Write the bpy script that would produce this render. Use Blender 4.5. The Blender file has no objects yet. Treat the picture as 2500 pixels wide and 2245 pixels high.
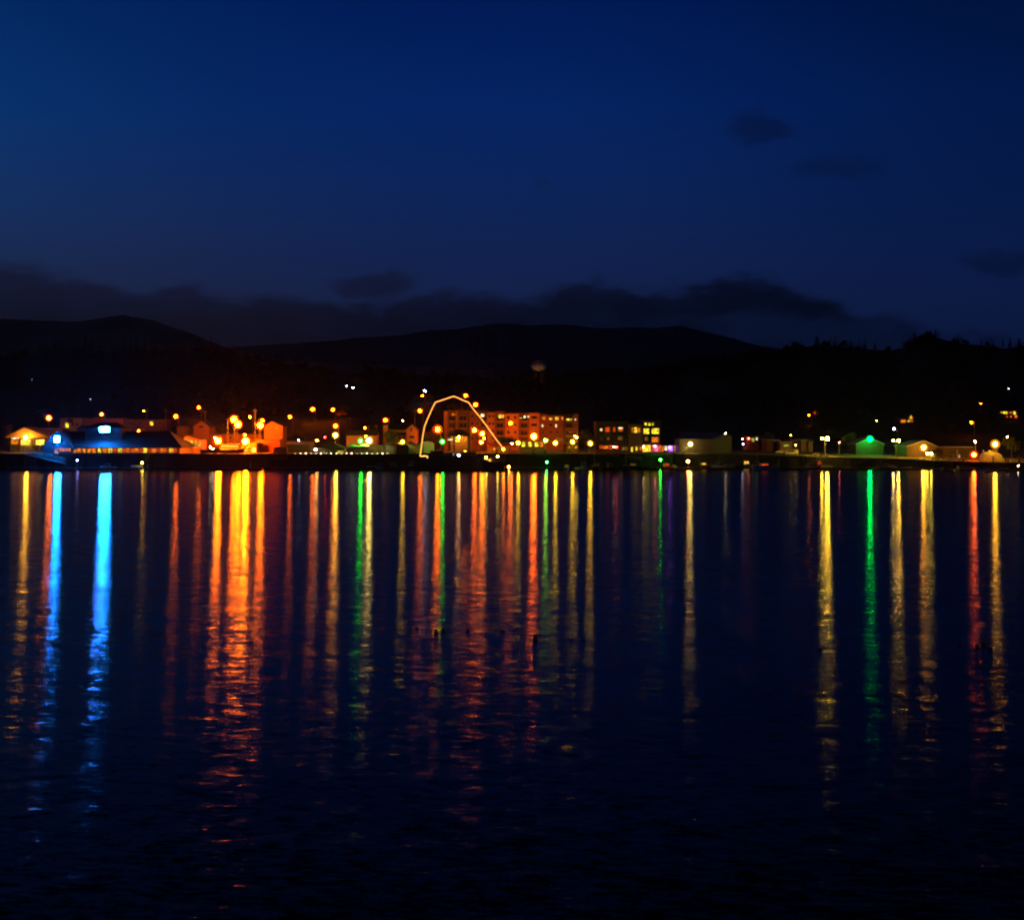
import bpy, math, random
from mathutils import Vector, noise as mnoise
R = math.radians
random.seed(7)
sc = bpy.context.scene
COL = sc.collection
# ---------------------------------------------------------------- camera
F = 3434.0      # focal length in photograph pixels
YH = 1040.0     # photograph row of the horizon
HC = 18.0       # camera height above the water
cam = bpy.data.cameras.new('camera'); cam_o = bpy.data.objects.new('camera', cam); COL.objects.link(cam_o)
cam_o.location = (0, 0, HC); cam_o.rotation_euler = (R(90), 0, 0)
cam.lens = F / 2500 * 36; cam.shift_y = -82.5 / 2500; cam.clip_start = 1; cam.clip_end = 30000
sc.camera = cam_o
sc.view_settings.view_transform = 'Standard'; sc.view_settings.look = 'None'
sc.view_settings.exposure = 0.0; sc.view_settings.gamma = 1.0
sc.cycles.use_adaptive_sampling = False
sc.cycles.use_denoising = True
sc.cycles.max_bounces = 4; sc.cycles.diffuse_bounces = 2; sc.cycles.glossy_bounces = 3
sc.cycles.sample_clamp_indirect = 12; sc.cycles.caustics_reflective = True
sc.cycles.filter_width = 2.3

# ---------------------------------------------------------------- node helper
class NB:
    def __init__(s, nt): s.nt = nt; s.n = nt.nodes; s.l = nt.links
    def put(s, sock, v):
        if isinstance(v, bpy.types.NodeSocket): s.l.new(v, sock)
        else: sock.default_value = v
    def m(s, op, a, b=0.0, c=0.0, clamp=False):
        k = s.n.new('ShaderNodeMath'); k.operation = op; k.use_clamp = clamp
        s.put(k.inputs[0], a); s.put(k.inputs[1], b); s.put(k.inputs[2], c); return k.outputs[0]
    def v(s, op, a, b=(0, 0, 0)):
        k = s.n.new('ShaderNodeVectorMath'); k.operation = op
        s.put(k.inputs[0], a); s.put(k.inputs[1], b)
        return k.outputs['Value'] if op in ('LENGTH', 'DOT_PRODUCT') else k.outputs[0]
    def comb(s, x, y, z):
        k = s.n.new('ShaderNodeCombineXYZ'); s.put(k.inputs[0], x); s.put(k.inputs[1], y); s.put(k.inputs[2], z); return k.outputs[0]
    def sep(s, v):
        k = s.n.new('ShaderNodeSeparateXYZ'); s.put(k.inputs[0], v); return k.outputs
    def noise(s, vec, scale, detail=2.0, rough=.5):
        k = s.n.new('ShaderNodeTexNoise'); s.put(k.inputs['Vector'], vec)
        k.inputs['Scale'].default_value = scale; k.inputs['Detail'].default_value = detail; k.inputs['Roughness'].default_value = rough
        return k.outputs
    def smooth(s, x, a, b, lo=0.0, hi=1.0):
        k = s.n.new('ShaderNodeMapRange'); k.interpolation_type = 'SMOOTHSTEP'
        s.put(k.inputs[0], x); k.inputs[1].default_value = a; k.inputs[2].default_value = b
        s.put(k.inputs[3], lo); s.put(k.inputs[4], hi); return k.outputs[0]
    def mix(s, f, a, b, blend='MIX'):
        k = s.n.new('ShaderNodeMix'); k.data_type = 'RGBA'; k.blend_type = blend
        s.put(k.inputs[0], f); s.put(k.inputs[6], a); s.put(k.inputs[7], b); return k.outputs[2]
    def ramp(s, x, pts):
        k = s.n.new('ShaderNodeValToRGB'); e = k.color_ramp.elements
        while len(e) < len(pts): e.new(0.5)
        for el, (p, c) in zip(e, pts): el.position = p; el.color = (*c, 1)
        s.put(k.inputs[0], x); return k.outputs[0]
    def curve(s, x, x0, x1, pts, y0, y1):
        k = s.n.new('ShaderNodeFloatCurve'); cv = k.mapping.curves[0]
        P_ = [((a - x0) / (x1 - x0), (b - y0) / (y1 - y0)) for a, b in pts]
        while len(cv.points) < len(P_): cv.points.new(.5, .5)
        for q, (a, b) in zip(cv.points, P_): q.location = (a, b)
        k.mapping.update()
        f = s.smooth(x, x0, x1); s.nt.nodes[f.node.name].interpolation_type = 'LINEAR'
        s.put(k.inputs['Value'], f)
        return s.m('ADD', s.m('MULTIPLY', k.outputs[0], y1 - y0), y0)

def lin(r, g, b):
    f = lambda c: ((c / 255 + .055) / 1.055) ** 2.4 if c > 10 else c / 255 / 12.92
    return (f(r), f(g), f(b))

# ---------------------------------------------------------------- world: blue hour sky with dark cloud banks
world = bpy.data.worlds.new('World'); sc.world = world; world.use_nodes = True
W = NB(world.node_tree); bgn = W.n['Background']
sky = W.n.new('ShaderNodeTexSky'); sky.sky_type = 'NISHITA'; sky.sun_disc = False
sky.sun_elevation = R(-5); sky.sun_rotation = R(-70)
tc = W.n.new('ShaderNodeTexCoord').outputs['Generated']
dx, dy, dz = W.sep(tc)
az = W.m('ARCTAN2', dx, dy)                                   # 0 straight ahead, negative to the left
hyp = W.m('SQRT', W.m('ADD', W.m('MULTIPLY', dx, dx), W.m('MULTIPLY', dy, dy)))
el = W.m('DIVIDE', dz, W.m('MAXIMUM', hyp, .001))
elr = W.m('DIVIDE', el, .5, clamp=True)
left = W.ramp(elr, [(0, lin(34, 30, 48)), (.20, lin(27, 37, 68)), (.28, lin(23, 42, 84)), (.42, lin(9, 44, 100)), (.6, lin(2, 35, 92)), (.70, lin(0, 8, 32)), (1, lin(0, 2, 10))])
mid = W.ramp(elr, [(0, lin(16, 24, 50)), (.18, lin(19, 32, 70)), (.30, lin(14, 36, 86)), (.45, lin(5, 36, 98)), (.61, lin(0, 26, 86)), (.70, lin(0, 6, 26)), (1, lin(0, 2, 8))])
right = W.ramp(elr, [(0, lin(10, 18, 46)), (.18, lin(11, 26, 66)), (.30, lin(6, 26, 72)), (.45, lin(2, 24, 72)), (.61, lin(0, 17, 56)), (.70, lin(0, 4, 18)), (1, lin(0, 1, 6))])
c1 = W.mix(W.smooth(az, -.42, 0.0), left, mid)
c2 = W.mix(W.smooth(az, -.02, .38), c1, right)
# the sky falls off a little towards the west where the last light is
glow = W.m('MULTIPLY', W.smooth(az, -.18, -.60), W.smooth(W.m('ABSOLUTE', W.m('SUBTRACT', el, .20)), .16, 0.0))
c2 = W.mix(W.m('MULTIPLY', glow, .22), c2, (*lin(20, 90, 160), 1))
cvec = W.comb(W.m('MULTIPLY', az, 1.0), W.m('MULTIPLY', el, 2.4), 0.0)
n1 = W.noise(cvec, 14.0, 6.0, .55)[0]; n2 = W.noise(cvec, 45.0, 4.0, .6)[0]
nz = W.m('ADD', W.m('MULTIPLY', W.m('SUBTRACT', n1, .5), .045), W.m('MULTIPLY', W.m('SUBTRACT', n2, .5), .012))
def pxaz(x): return math.atan((x - 1250) / F)
def pyel(x, y): return (YH - y) / math.hypot(F, x - 1250)
tops = [(0, 634), (170, 640), (330, 700), (430, 690), (560, 712), (800, 724), (1050, 712), (1250, 718), (1400, 690), (1700, 684), (1950, 708), (2120, 758), (2260, 800), (2500, 830)]
top = W.curve(az, pxaz(0), pxaz(2500), [(pxaz(x), pyel(x, y)) for x, y in tops], 0.0, .2)
e2 = W.m('ADD', el, nz)
bank = W.smooth(W.m('SUBTRACT', top, e2), -.002, .010)
gap = W.m('MULTIPLY', W.smooth(az, .02, .14), W.smooth(e2, .083, .070))           # clear strip under the right bank
bank = W.m('MULTIPLY', bank, W.m('SUBTRACT', 1.0, W.m('MULTIPLY', gap, .35)))
def puff(x, y, rx, ry, k):
    a, b = pxaz(x), pyel(x, y)
    q1 = W.m('DIVIDE', W.m('SUBTRACT', W.m('ADD', az, nz), a), rx / F)
    q2 = W.m('DIVIDE', W.m('SUBTRACT', e2, b), ry / F)
    d = W.m('ADD', W.m('MULTIPLY', q1, q1), W.m('MULTIPLY', q2, q2))
    return W.m('MULTIPLY', W.smooth(d, 1.3, .1), k)
cl = bank
for a in [(920, 690, 110, 42, .8), (1865, 305, 95, 48, .5), (2045, 410, 120, 45, .3), (2440, 640, 110, 34, .42), (1325, 452, 34, 26, .18)]:
    cl = W.m('MAXIMUM', cl, puff(*a))
cl = W.m('MAXIMUM', cl, W.m('MULTIPLY', W.m('MULTIPLY', W.smooth(e2, .094, .070), W.smooth(az, .26, .10)), .92))
ccol = W.mix(W.smooth(az, -.35, .28), (*lin(20, 25, 50), 1), (*lin(4, 10, 31), 1))
low = W.smooth(el, .11, .060)
ccol = W.mix(W.m('MULTIPLY', low, .92), ccol, W.mix(W.smooth(az, -.35, .1), (*lin(13, 13, 22), 1), (*lin(3, 7, 21), 1)))
patch = W.smooth(W.noise(cvec, 26.0, 5.0)[0], .3, .7, .9, 1.0)
c3 = W.mix(W.m('MULTIPLY', cl, patch), c2, ccol)
c4 = W.mix(1.0, c3, W.v('MULTIPLY', sky.outputs[0], (.0, .006, .02)), 'ADD')
W.put(bgn.inputs[0], c4); bgn.inputs[1].default_value = 1.0
world.cycles.sampling_method = 'MANUAL'; world.cycles.sample_map_resolution = 512

# the last twilight from the left, far below a full sun
sun = bpy.data.lights.new('sun', 'SUN'); sun.energy = .006; sun.angle = R(20); sun.color = (.6, .7, 1)
sun_o = bpy.data.objects.new('sun', sun); COL.objects.link(sun_o); sun_o.rotation_euler = (R(60), 0, R(-70))

# ---------------------------------------------------------------- geometry helpers
def at(px, py, Y): return Vector(((px - 1250) * Y / F, Y, HC + (YH - py) * Y / F))
def X(px, Y): return (px - 1250) * Y / F
def Z(py, Y): return HC + (YH - py) * Y / F
def interp(t, x):
    if x <= t[0][0]: return t[0][1]
    for (a, b), (c, d) in zip(t, t[1:]):
        if x <= c: return b + (d - b) * (x - a) / (c - a)
    return t[-1][1]

class MB:
    def __init__(s): s.v = []; s.f = []
    def add(s, vs, fs):
        n = len(s.v); s.v += [Vector(p) for p in vs]; s.f += [tuple(i + n for i in f) for f in fs]; return s
    def box(s, x0, x1, y0, y1, z0, z1):
        return s.add([(x0, y0, z0), (x1, y0, z0), (x1, y1, z0), (x0, y1, z0), (x0, y0, z1), (x1, y0, z1), (x1, y1, z1), (x0, y1, z1)],
                     [(0, 3, 2, 1), (4, 5, 6, 7), (0, 1, 5, 4), (1, 2, 6, 5), (2, 3, 7, 6), (3, 0, 4, 7)])
    def prism(s, pts, y0, y1):                    # pts: (x, z) outline, counter-clockwise seen from -Y
        n = len(pts)
        return s.add([(x, y0, z) for x, z in pts] + [(x, y1, z) for x, z in pts],
                     [tuple(range(n)), tuple(range(2 * n - 1, n - 1, -1))] + [(i, i + n, (i + 1) % n + n, (i + 1) % n) for i in range(n)])
    def xprism(s, pts, x0, x1):                   # pts: (y, z) outline extruded along X
        n = len(pts)
        return s.add([(x0, y, z) for y, z in pts] + [(x1, y, z) for y, z in pts],
                     [tuple(range(n)), tuple(range(2 * n - 1, n - 1, -1))] + [(i, i + n, (i + 1) % n + n, (i + 1) % n) for i in range(n)])
    def tube(s, pts, r, seg=8):
        pts = [Vector(p) for p in pts]; n0 = len(s.v); rr = r if isinstance(r, (list, tuple)) else [r] * len(pts)
        for i, p in enumerate(pts):
            d = (pts[min(i + 1, len(pts) - 1)] - pts[max(i - 1, 0)]).normalized()
            a = d.cross(Vector((0, 0, 1)) if abs(d.z) < .9 else Vector((1, 0, 0))).normalized(); b = d.cross(a)
            for k in range(seg):
                t = 2 * math.pi * k / seg; s.v.append(p + (a * math.cos(t) + b * math.sin(t)) * rr[i])
        for i in range(len(pts) - 1):
            for k in range(seg):
                a0 = n0 + i * seg + k; a1 = n0 + i * seg + (k + 1) % seg
                s.f.append((a0, a1, a1 + seg, a0 + seg))
        s.f.append(tuple(n0 + k for k in range(seg))[::-1]); s.f.append(tuple(n0 + (len(pts) - 1) * seg + k for k in range(seg)))
        return s
    def ball(s, c, r, seg=10, rings=6, sx=1, sy=1, sz=1):
        n0 = len(s.v); c = Vector(c)
        s.v.append(c + Vector((0, 0, r * sz)))
        for i in range(1, rings):
            p = math.pi * i / rings
            for k in range(seg):
                t = 2 * math.pi * k / seg
                s.v.append(c + Vector((math.sin(p) * math.cos(t) * r * sx, math.sin(p) * math.sin(t) * r * sy, math.cos(p) * r * sz)))
        s.v.append(c - Vector((0, 0, r * sz)))
        for k in range(seg): s.f.append((n0, n0 + 1 + k, n0 + 1 + (k + 1) % seg))
        for i in range(rings - 2):
            for k in range(seg):
                a = n0 + 1 + i * seg + k; b = n0 + 1 + i * seg + (k + 1) % seg
                s.f.append((a, a + seg, b + seg, b))
        e = len(s.v) - 1; q = n0 + 1 + (rings - 2) * seg
        for k in range(seg): s.f.append((e, q + (k + 1) % seg, q + k))
        return s

def smooth(o):
    for p in o.data.polygons: p.use_smooth = True
    return o
def tag(o, label=None, cat=None, group=None, kind=None):
    if label: o['label'] = label
    if cat: o['category'] = cat
    if group: o['group'] = group
    if kind: o['kind'] = kind
    return o
def thing(name, label, cat, loc=(0, 0, 0), group=None):
    o = bpy.data.objects.new(name, None); COL.objects.link(o); o.location = loc; o.empty_display_size = .5
    return tag(o, label, cat, group)
def part(parent, name, mb, m, label=None):
    off = Vector((0, 0, 0))
    if parent is not None:
        t = parent
        while t.parent: t = t.parent
        off = Vector(t.location)
    me = bpy.data.meshes.new(name); me.from_pydata([p - off for p in mb.v], [], mb.f); me.materials.append(m)
    o = bpy.data.objects.new(name, me); COL.objects.link(o)
    if parent is not None: o.parent = parent
    if label: o['label'] = label
    return o
def solo(name, mb, m, label, cat, group=None, origin=None):
    me = bpy.data.meshes.new(name)
    off = Vector(origin) if origin is not None else Vector((0, 0, 0))
    me.from_pydata([p - off for p in mb.v], [], mb.f); me.materials.append(m)
    o = bpy.data.objects.new(name, me); COL.objects.link(o); o.location = off
    return tag(o, label, cat, group)
def dup(o, loc=None, rz=None, label=None, group=None, s=None, parent=None):
    c = o.copy(); COL.objects.link(c)
    if parent is not None: c.parent = parent
    for ch in list(o.children): dup(ch, parent=c)
    if loc is not None: c.location = loc
    if rz is not None: c.rotation_euler = (0, 0, rz)
    if s is not None: c.scale = (s, s, s)
    if label: c['label'] = label
    if group: c['group'] = group
    return c

# ---------------------------------------------------------------- materials
def mat(name, col, rough=.8, var=.25, scale=.6, metal=0.0, stripes=0.0):
    m = bpy.data.materials.new(name); m.use_nodes = True; B = NB(m.node_tree); b = B.n['Principled BSDF']
    g = B.n.new('ShaderNodeNewGeometry').outputs['Position']
    n = B.noise(g, scale, 5.0, .6)[0]
    f = B.smooth(n, .3, .7, 1 - var, 1 + var * .4)
    if stripes:
        z = B.sep(g)[2]; w = B.m('FRACT', B.m('DIVIDE', z, stripes))
        f = B.m('MULTIPLY', f, B.smooth(w, .0, .14, .72, 1.0))
    c = B.v('MULTIPLY', (col[0], col[1], col[2]), B.comb(f, f, f))
    B.put(b.inputs['Base Color'], c); b.inputs['Roughness'].default_value = rough; b.inputs['Metallic'].default_value = metal
    return m
_em = {}
def emat(col, s, sample=True, pattern=0.0, name='glowing_glass'):
    k = (tuple(col), round(s, 3), sample, pattern)
    if k in _em: return _em[k]
    m = bpy.data.materials.new(name); m.use_nodes = True; B = NB(m.node_tree)
    B.n.clear(); e = B.n.new('ShaderNodeEmission'); o = B.n.new('ShaderNodeOutputMaterial'); B.l.new(e.outputs[0], o.inputs[0])
    e.inputs[0].default_value = (*col, 1); e.inputs[1].default_value = s
    if pattern:                                   # curtains, furniture and lamps inside a lit room
        g = B.n.new('ShaderNodeNewGeometry').outputs['Position']
        f = B.smooth(B.noise(B.v('MULTIPLY', g, (1, .2, .8)), pattern, 3.0, .6)[0], .38, .62, .25, 1.35)
        f2 = B.noise(B.v('MULTIPLY', g, (1, .2, 1)), pattern * .6, 2.0)[0]
        hue = B.mix(B.smooth(f2, .4, .62), (*col, 1), (col[0], min(1, col[1] * 2.6), col[2] * 1.5, 1))
        B.put(e.inputs[0], hue); B.put(e.inputs[1], B.m('MULTIPLY', f, s))
    m.cycles.emission_sampling = 'AUTO' if sample else 'NONE'
    _em[k] = m; return m
M = dict(
    asphalt=mat('asphalt', (.09, .085, .08), .9, .4, .15), deck=mat('deck_boards', (.08, .06, .045), .85, .35, .5),
    timber=mat('wet_timber', (.035, .028, .022), .7, .4, 1.2), concrete=mat('concrete', (.22, .21, .19), .85, .3, .3),
    hallwall=mat('dull_metal_wall', (.04, .026, .012), .7, .2, .4, stripes=.5), barnwall=mat('barn_metal', (.035, .045, .03), .7, .2, .4, stripes=.5),
    slate=mat('black_slate', (.010, .010, .012), .85, .4, .6),
    hotelwall=mat('hotel_cladding', (.02, .017, .015), .8, .3, .5, stripes=.8),
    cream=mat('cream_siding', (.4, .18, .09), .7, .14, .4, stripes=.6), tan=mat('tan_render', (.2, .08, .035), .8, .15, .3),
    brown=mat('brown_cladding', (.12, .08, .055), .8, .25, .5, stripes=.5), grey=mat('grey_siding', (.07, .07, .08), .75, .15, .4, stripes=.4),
    dark=mat('dark_cladding', (.04, .034, .03), .8, .3, .5), white=mat('white_paint', (.3, .28, .25), .6, .1, .8),
    metalroof=mat('ribbed_metal_roof', (.16, .17, .2), .5, .15, .3), roofdark=mat('dark_shingles', (.03, .03, .034), .85, .3, .8),
    bluewall=mat('weathered_boards', (.07, .08, .1), .8, .2, .6, stripes=.35), pole=mat('galvanised_pole', (.2, .19, .18), .5, .2, 1),
    wood_pole=mat('tarred_pole', (.12, .09, .07), .9, .3, 1), black=mat('black_paint', (.015, .015, .016), .5, .2, 2),
    canvas=mat('tent_canvas', (.25, .25, .22), .8, .1, 1), leaf=mat('broad_leaves', (.07, .09, .03), .8, .4, .7), needle=mat('needles', (.006, .009, .005), .9, .4, .5),
    bark=mat('bark', (.08, .06, .045), .9, .3, 1), frame=mat('window_frame', (.3, .28, .25), .6, .1, 2), hull=mat('hull_paint', (.5, .5, .5), .4, .15, .7),
    hulldark=mat('dark_hull_paint', (.03, .032, .04), .4, .3, .7), yellow=mat('yellow_canvas', (.35, .3, .13), .7, .12, 1), cloth=mat('patio_cloth', (.6, .5, .38), .8, .1, 2),
    red=mat('red_paint', (.4, .04, .02), .5, .15, 1), rust=mat('pale_tank_paint', (.42, .38, .33), .7, .4, .5), gravel=mat('compact_gravel', (.22, .2, .15), .95, .35, .4),
    rock=mat('bank_rocks', (.05, .048, .045), .9, .5, .5), skin=mat('skin', (.35, .22, .16)), jacket=mat('jacket', (.1, .1, .13)), car=mat('car_paint', (.45, .42, .36), .35, .1, .5),
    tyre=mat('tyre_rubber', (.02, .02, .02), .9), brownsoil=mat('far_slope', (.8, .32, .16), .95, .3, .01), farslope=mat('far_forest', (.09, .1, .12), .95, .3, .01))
gm = bpy.data.materials.new('dark_glass'); gm.use_nodes = True
gb = gm.node_tree.nodes['Principled BSDF']; gb.inputs['Base Color'].default_value = (.02, .02, .022, 1); gb.inputs['Roughness'].default_value = .12
PANE = dict(dk=gm,
    wy=emat((1, .42, .03), 1.5, False, 1.3, 'lit_room'), wo=emat((1, .13, .006), 1.1, False, 1.5, 'lit_room'), wr=emat((1, .05, .006), .8, False, 1.5, 'lit_room'),
    ww=emat((1, .72, .35), 1.6, False, 1.0, 'lit_room'), hot=emat((1, .42, .05), 3.2, True, .5, 'lit_hall'), wd=emat((.8, .25, .03), .22, False, 1.0, 'dim_room'),
    pk=emat((1, .12, .22), 1.6, False, .8, 'lit_room'), vi=emat((.45, .08, 1), 1.6, False, .8, 'lit_room'), lg=emat((.8, .6, .08), .5, False, 1., 'lit_room'))
# lamp colours
O = (1, .135, .001); OY = (1, .17, .004); Y_ = (1, .55, .012); YW = (1, .68, .05); Wt = (1, .80, .42); PW = (1, .72, .14); V = (.62, .58, 1)
G = (.015, 1, .02); GC = (.0, 1, .07); BL = (0, .2, 1); RD = (1, .03, .02); PK = (1, .12, .25)

# ---------------------------------------------------------------- terrain
Y_EDGE = 612.0
plat_z = [(0, 6.2), (1660, 6.2), (1850, 5.6), (2000, 4.9), (2200, 4.2), (2330, 3.4), (2500, 2.9)]
edge_y = [(0, 612), (1640, 612), (1750, 616), (1850, 614), (2000, 606), (2200, 598), (2330, 588), (2500, 583)]
ridge = [(-300, 868), (0, 868), (300, 862), (540, 860), (640, 884), (800, 902), (1000, 915), (1300, 925), (1600, 905), (1750, 880), (1880, 866), (1990, 842), (2070, 850), (2190, 855), (2250, 826), (2290, 824), (2350, 842), (2500, 846), (2800, 850)]
def ground(px, Y):
    z0 = interp(plat_z, px); e = interp(edge_y, px)
    if px > 1660: z0 += max(0, min(1, (Y - e) / 90.0)) * (interp([(1660, 0), (2000, 1.0), (2500, 3.0)], px))
    if Y < e: return max(-4, z0 - (e - Y) * (1.2 if px < 1660 else 1.0))
    zr = HC + (YH - interp(ridge, px)) * 1100.0 / F
    if Y <= 700: return z0
    if Y <= 1100:
        t = (Y - 700) / 400.0; return z0 + (zr - z0) * t ** 1.15
    return zr - (Y - 1100) * .12
def gz(v): return ground(1250 + v[0] * F / v[1], v[1])
tm = MB(); cols = list(range(-500, 3001, 25)); rows = [-34, -12, -6, -3, -.3, .1, 4, 10,  630, 650, 680, 700, 720, 745, 775, 800, 830, 860, 900, 940, 980, 1020, 1060, 1100, 1200, 1500]
for Yk in rows:
    for px in cols:
        Yr = Yk if Yk > 600 else interp(edge_y, px) + Yk * (1 + .25 * mnoise.noise(Vector((px * .03, 3, Yk))) if Yk < -1 and px > 1640 else 1)
        z = ground(px, Yr)
        if px < 1640 and Yr < 612: z = -4.0
        elif Yk < 0: z += .5 * mnoise.noise(Vector((px * .07, Yk * .2, 5)))
        if Yr > 705: z += mnoise.noise(Vector((px * .01, Yr * .01, 0))) * min(3, (Yr - 705) * .05)
        tm.v.append(Vector((X(px, Yr), Yr, z)))
nc = len(cols)
for i in range(len(rows) - 1):
    for j in range(nc - 1): a = i * nc + j; tm.f.append((a, a + 1, a + nc + 1, a + nc))
gmat = bpy.data.materials.new('town_ground'); gmat.use_nodes = True; B = NB(gmat.node_tree); b = B.n['Principled BSDF']
pos = B.n.new('ShaderNodeNewGeometry').outputs['Position']; q = B.sep(pos)
nn = B.noise(pos, .08, 6.0, .6)[0]
tarm = B.mix(B.smooth(nn, .35, .65), (.05, .045, .038, 1), (.11, .09, .06, 1)); grass = B.mix(B.smooth(nn, .35, .65), (.008, .012, .006, 1), (.02, .022, .01, 1))
cc = B.mix(B.smooth(q[1], 695, 720), tarm, grass)
nrm = B.n.new('ShaderNodeNewGeometry').outputs['True Normal']; cc = B.mix(B.smooth(B.sep(nrm)[2], .86, .93), (.03, .028, .025, 1), cc)
B.put(b.inputs['Base Color'], cc); b.inputs['Roughness'].default_value = .9
land = part(None, 'ground', tm, gmat); land['kind'] = 'structure'

def far_hill(name, prof, Y, depth, m, pxs):
    mb = MB(); n = len(pxs)
    for k, (yy, s) in enumerate([(Y - depth, 0.0), (Y - depth * .5, .62), (Y, 1.0), (Y + depth, .6)]):
        for px in pxs:
            zt = Z(interp(prof, px) + 4 * mnoise.noise(Vector((px * .012, k, 1))) + 1.6 * mnoise.noise(Vector((px * .09, k, 2))) + 1.2 * mnoise.noise(Vector((px * .31, k, 4))), Y); mb.v.append(Vector((X(px, Y), yy, 20 + (zt - 20) * s)))
    for k in range(3):
        for j in range(n - 1): a = k * n + j; mb.f.append((a, a + 1, a + n + 1, a + n))
    o = part(None, name, mb, m); o['kind'] = 'structure'; return o
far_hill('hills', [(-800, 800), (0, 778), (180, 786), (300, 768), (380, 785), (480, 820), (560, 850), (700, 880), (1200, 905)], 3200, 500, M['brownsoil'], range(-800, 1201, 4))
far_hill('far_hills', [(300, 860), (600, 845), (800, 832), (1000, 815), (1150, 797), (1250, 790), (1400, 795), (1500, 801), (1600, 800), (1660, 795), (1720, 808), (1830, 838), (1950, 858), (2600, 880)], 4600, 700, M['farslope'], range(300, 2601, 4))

# ---------------------------------------------------------------- water
wm = bpy.data.materials.new('rippled_water'); wm.use_nodes = True; B = NB(wm.node_tree); b = B.n['Principled BSDF']
b.inputs['Base Color'].default_value = (.0012, .003, .009, 1); b.inputs['Roughness'].default_value = 1.0; b.inputs['Specular IOR Level'].default_value = 0.0
pos = B.n.new('ShaderNodeNewGeometry').outputs['Position']
rot = B.n.new('ShaderNodeVectorRotate'); rot.rotation_type = 'Z_AXIS'; rot.inputs['Angle'].default_value = R(4); B.put(rot.inputs['Vector'], pos)
p1 = B.v('MULTIPLY', rot.outputs[0], (4.2, 8.5, 1)); p2 = B.v('MULTIPLY', rot.outputs[0], (1.2, 3.0, 1)); p3 = B.v('MULTIPLY', pos, (.012, .03, 1))
a = B.v('MULTIPLY', B.v('SUBTRACT', B.noise(p1, 1.0, 1.5)[1], (.5, .5, .5)), (.08, .21, 0))
c = B.v('MULTIPLY', B.v('SUBTRACT', B.noise(p2, 1.0, 0.0)[1], (.5, .5, .5)), (.04, .15, 0))
amp = B.smooth(B.noise(p3, 1.0, 3.0)[0], .3, .7, .78, 1.2)
g3 = B.v('MULTIPLY', B.v('SUBTRACT', B.noise(B.v('MULTIPLY', rot.outputs[0], (.5, .8, 1)), 1.0, 1.0)[1], (.5, .5, .5)), (.03, .13, 0))
s_ = B.v('MULTIPLY', B.v('ADD', B.v('ADD', a, c), g3), B.comb(amp, amp, 0.0))
sx, sy, _ = B.sep(s_)
sx = B.m('ADD', sx, B.m('MULTIPLY', sy, .16))           # wave crests run slightly oblique to the view
nw = B.v('NORMALIZE', B.comb(sx, sy, 1.0))
gl = B.n.new('ShaderNodeBsdfAnisotropic'); gl.distribution = 'BECKMANN'; gl.inputs['Roughness'].default_value = .157; gl.inputs['Anisotropy'].default_value = -.36
gl.inputs['Color'].default_value = (.52, .52, .52, 1)
B.put(gl.inputs['Tangent'], B.v('NORMALIZE', B.comb(.13, 1.0, 0.0))); B.put(gl.inputs['Normal'], nw)
fr = B.n.new('ShaderNodeFresnel'); fr.inputs['IOR'].default_value = 1.33
mx = B.n.new('ShaderNodeMixShader'); B.put(mx.inputs[0], fr.outputs[0]); B.l.new(b.outputs[0], mx.inputs[1]); B.l.new(gl.outputs[0], mx.inputs[2])
B.l.new(mx.outputs[0], B.n['Material Output'].inputs['Surface'])
wmb = MB(); wmb.add([(-1500, -60, 0), (1500, -60, 0), (1500, 640, 0), (-1500, 640, 0)], [(0, 1, 2, 3)])
water = part(None, 'water', wmb, wm); water['kind'] = 'structure'

# ================================================================ builders
def win(root, x0, y0, x1, y1, Y, key='dk', name='window', mull=0, label=None):
    """one window: a frame proud of the wall, its pane a sub-part"""
    a = at(x0, y1, Y); c = at(x1, y0, Y); t = .12
    fm = MB(); fx0, fx1, fz0, fz1 = a.x - t, c.x + t, a.z - t, c.z + t; yf0, yf1 = Y - .14, Y - .003
    fm.box(fx0, a.x, yf0, yf1, fz0, fz1); fm.box(c.x, fx1, yf0, yf1, fz0, fz1)
    fm.box(a.x, c.x, yf0, yf1, fz0, a.z); fm.box(a.x, c.x, yf0, yf1, c.z, fz1)
    for i in range(mull):
        x = a.x + (c.x - a.x) * (i + 1) / (mull + 1); fm.box(x - .06, x + .06, yf0, yf1, a.z, c.z)
    f = part(root, name, fm, M['frame'], label)
    part(f, 'pane', MB().box(a.x, c.x, Y - .06, Y - .01, a.z, c.z), PANE[key])
    return f

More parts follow.
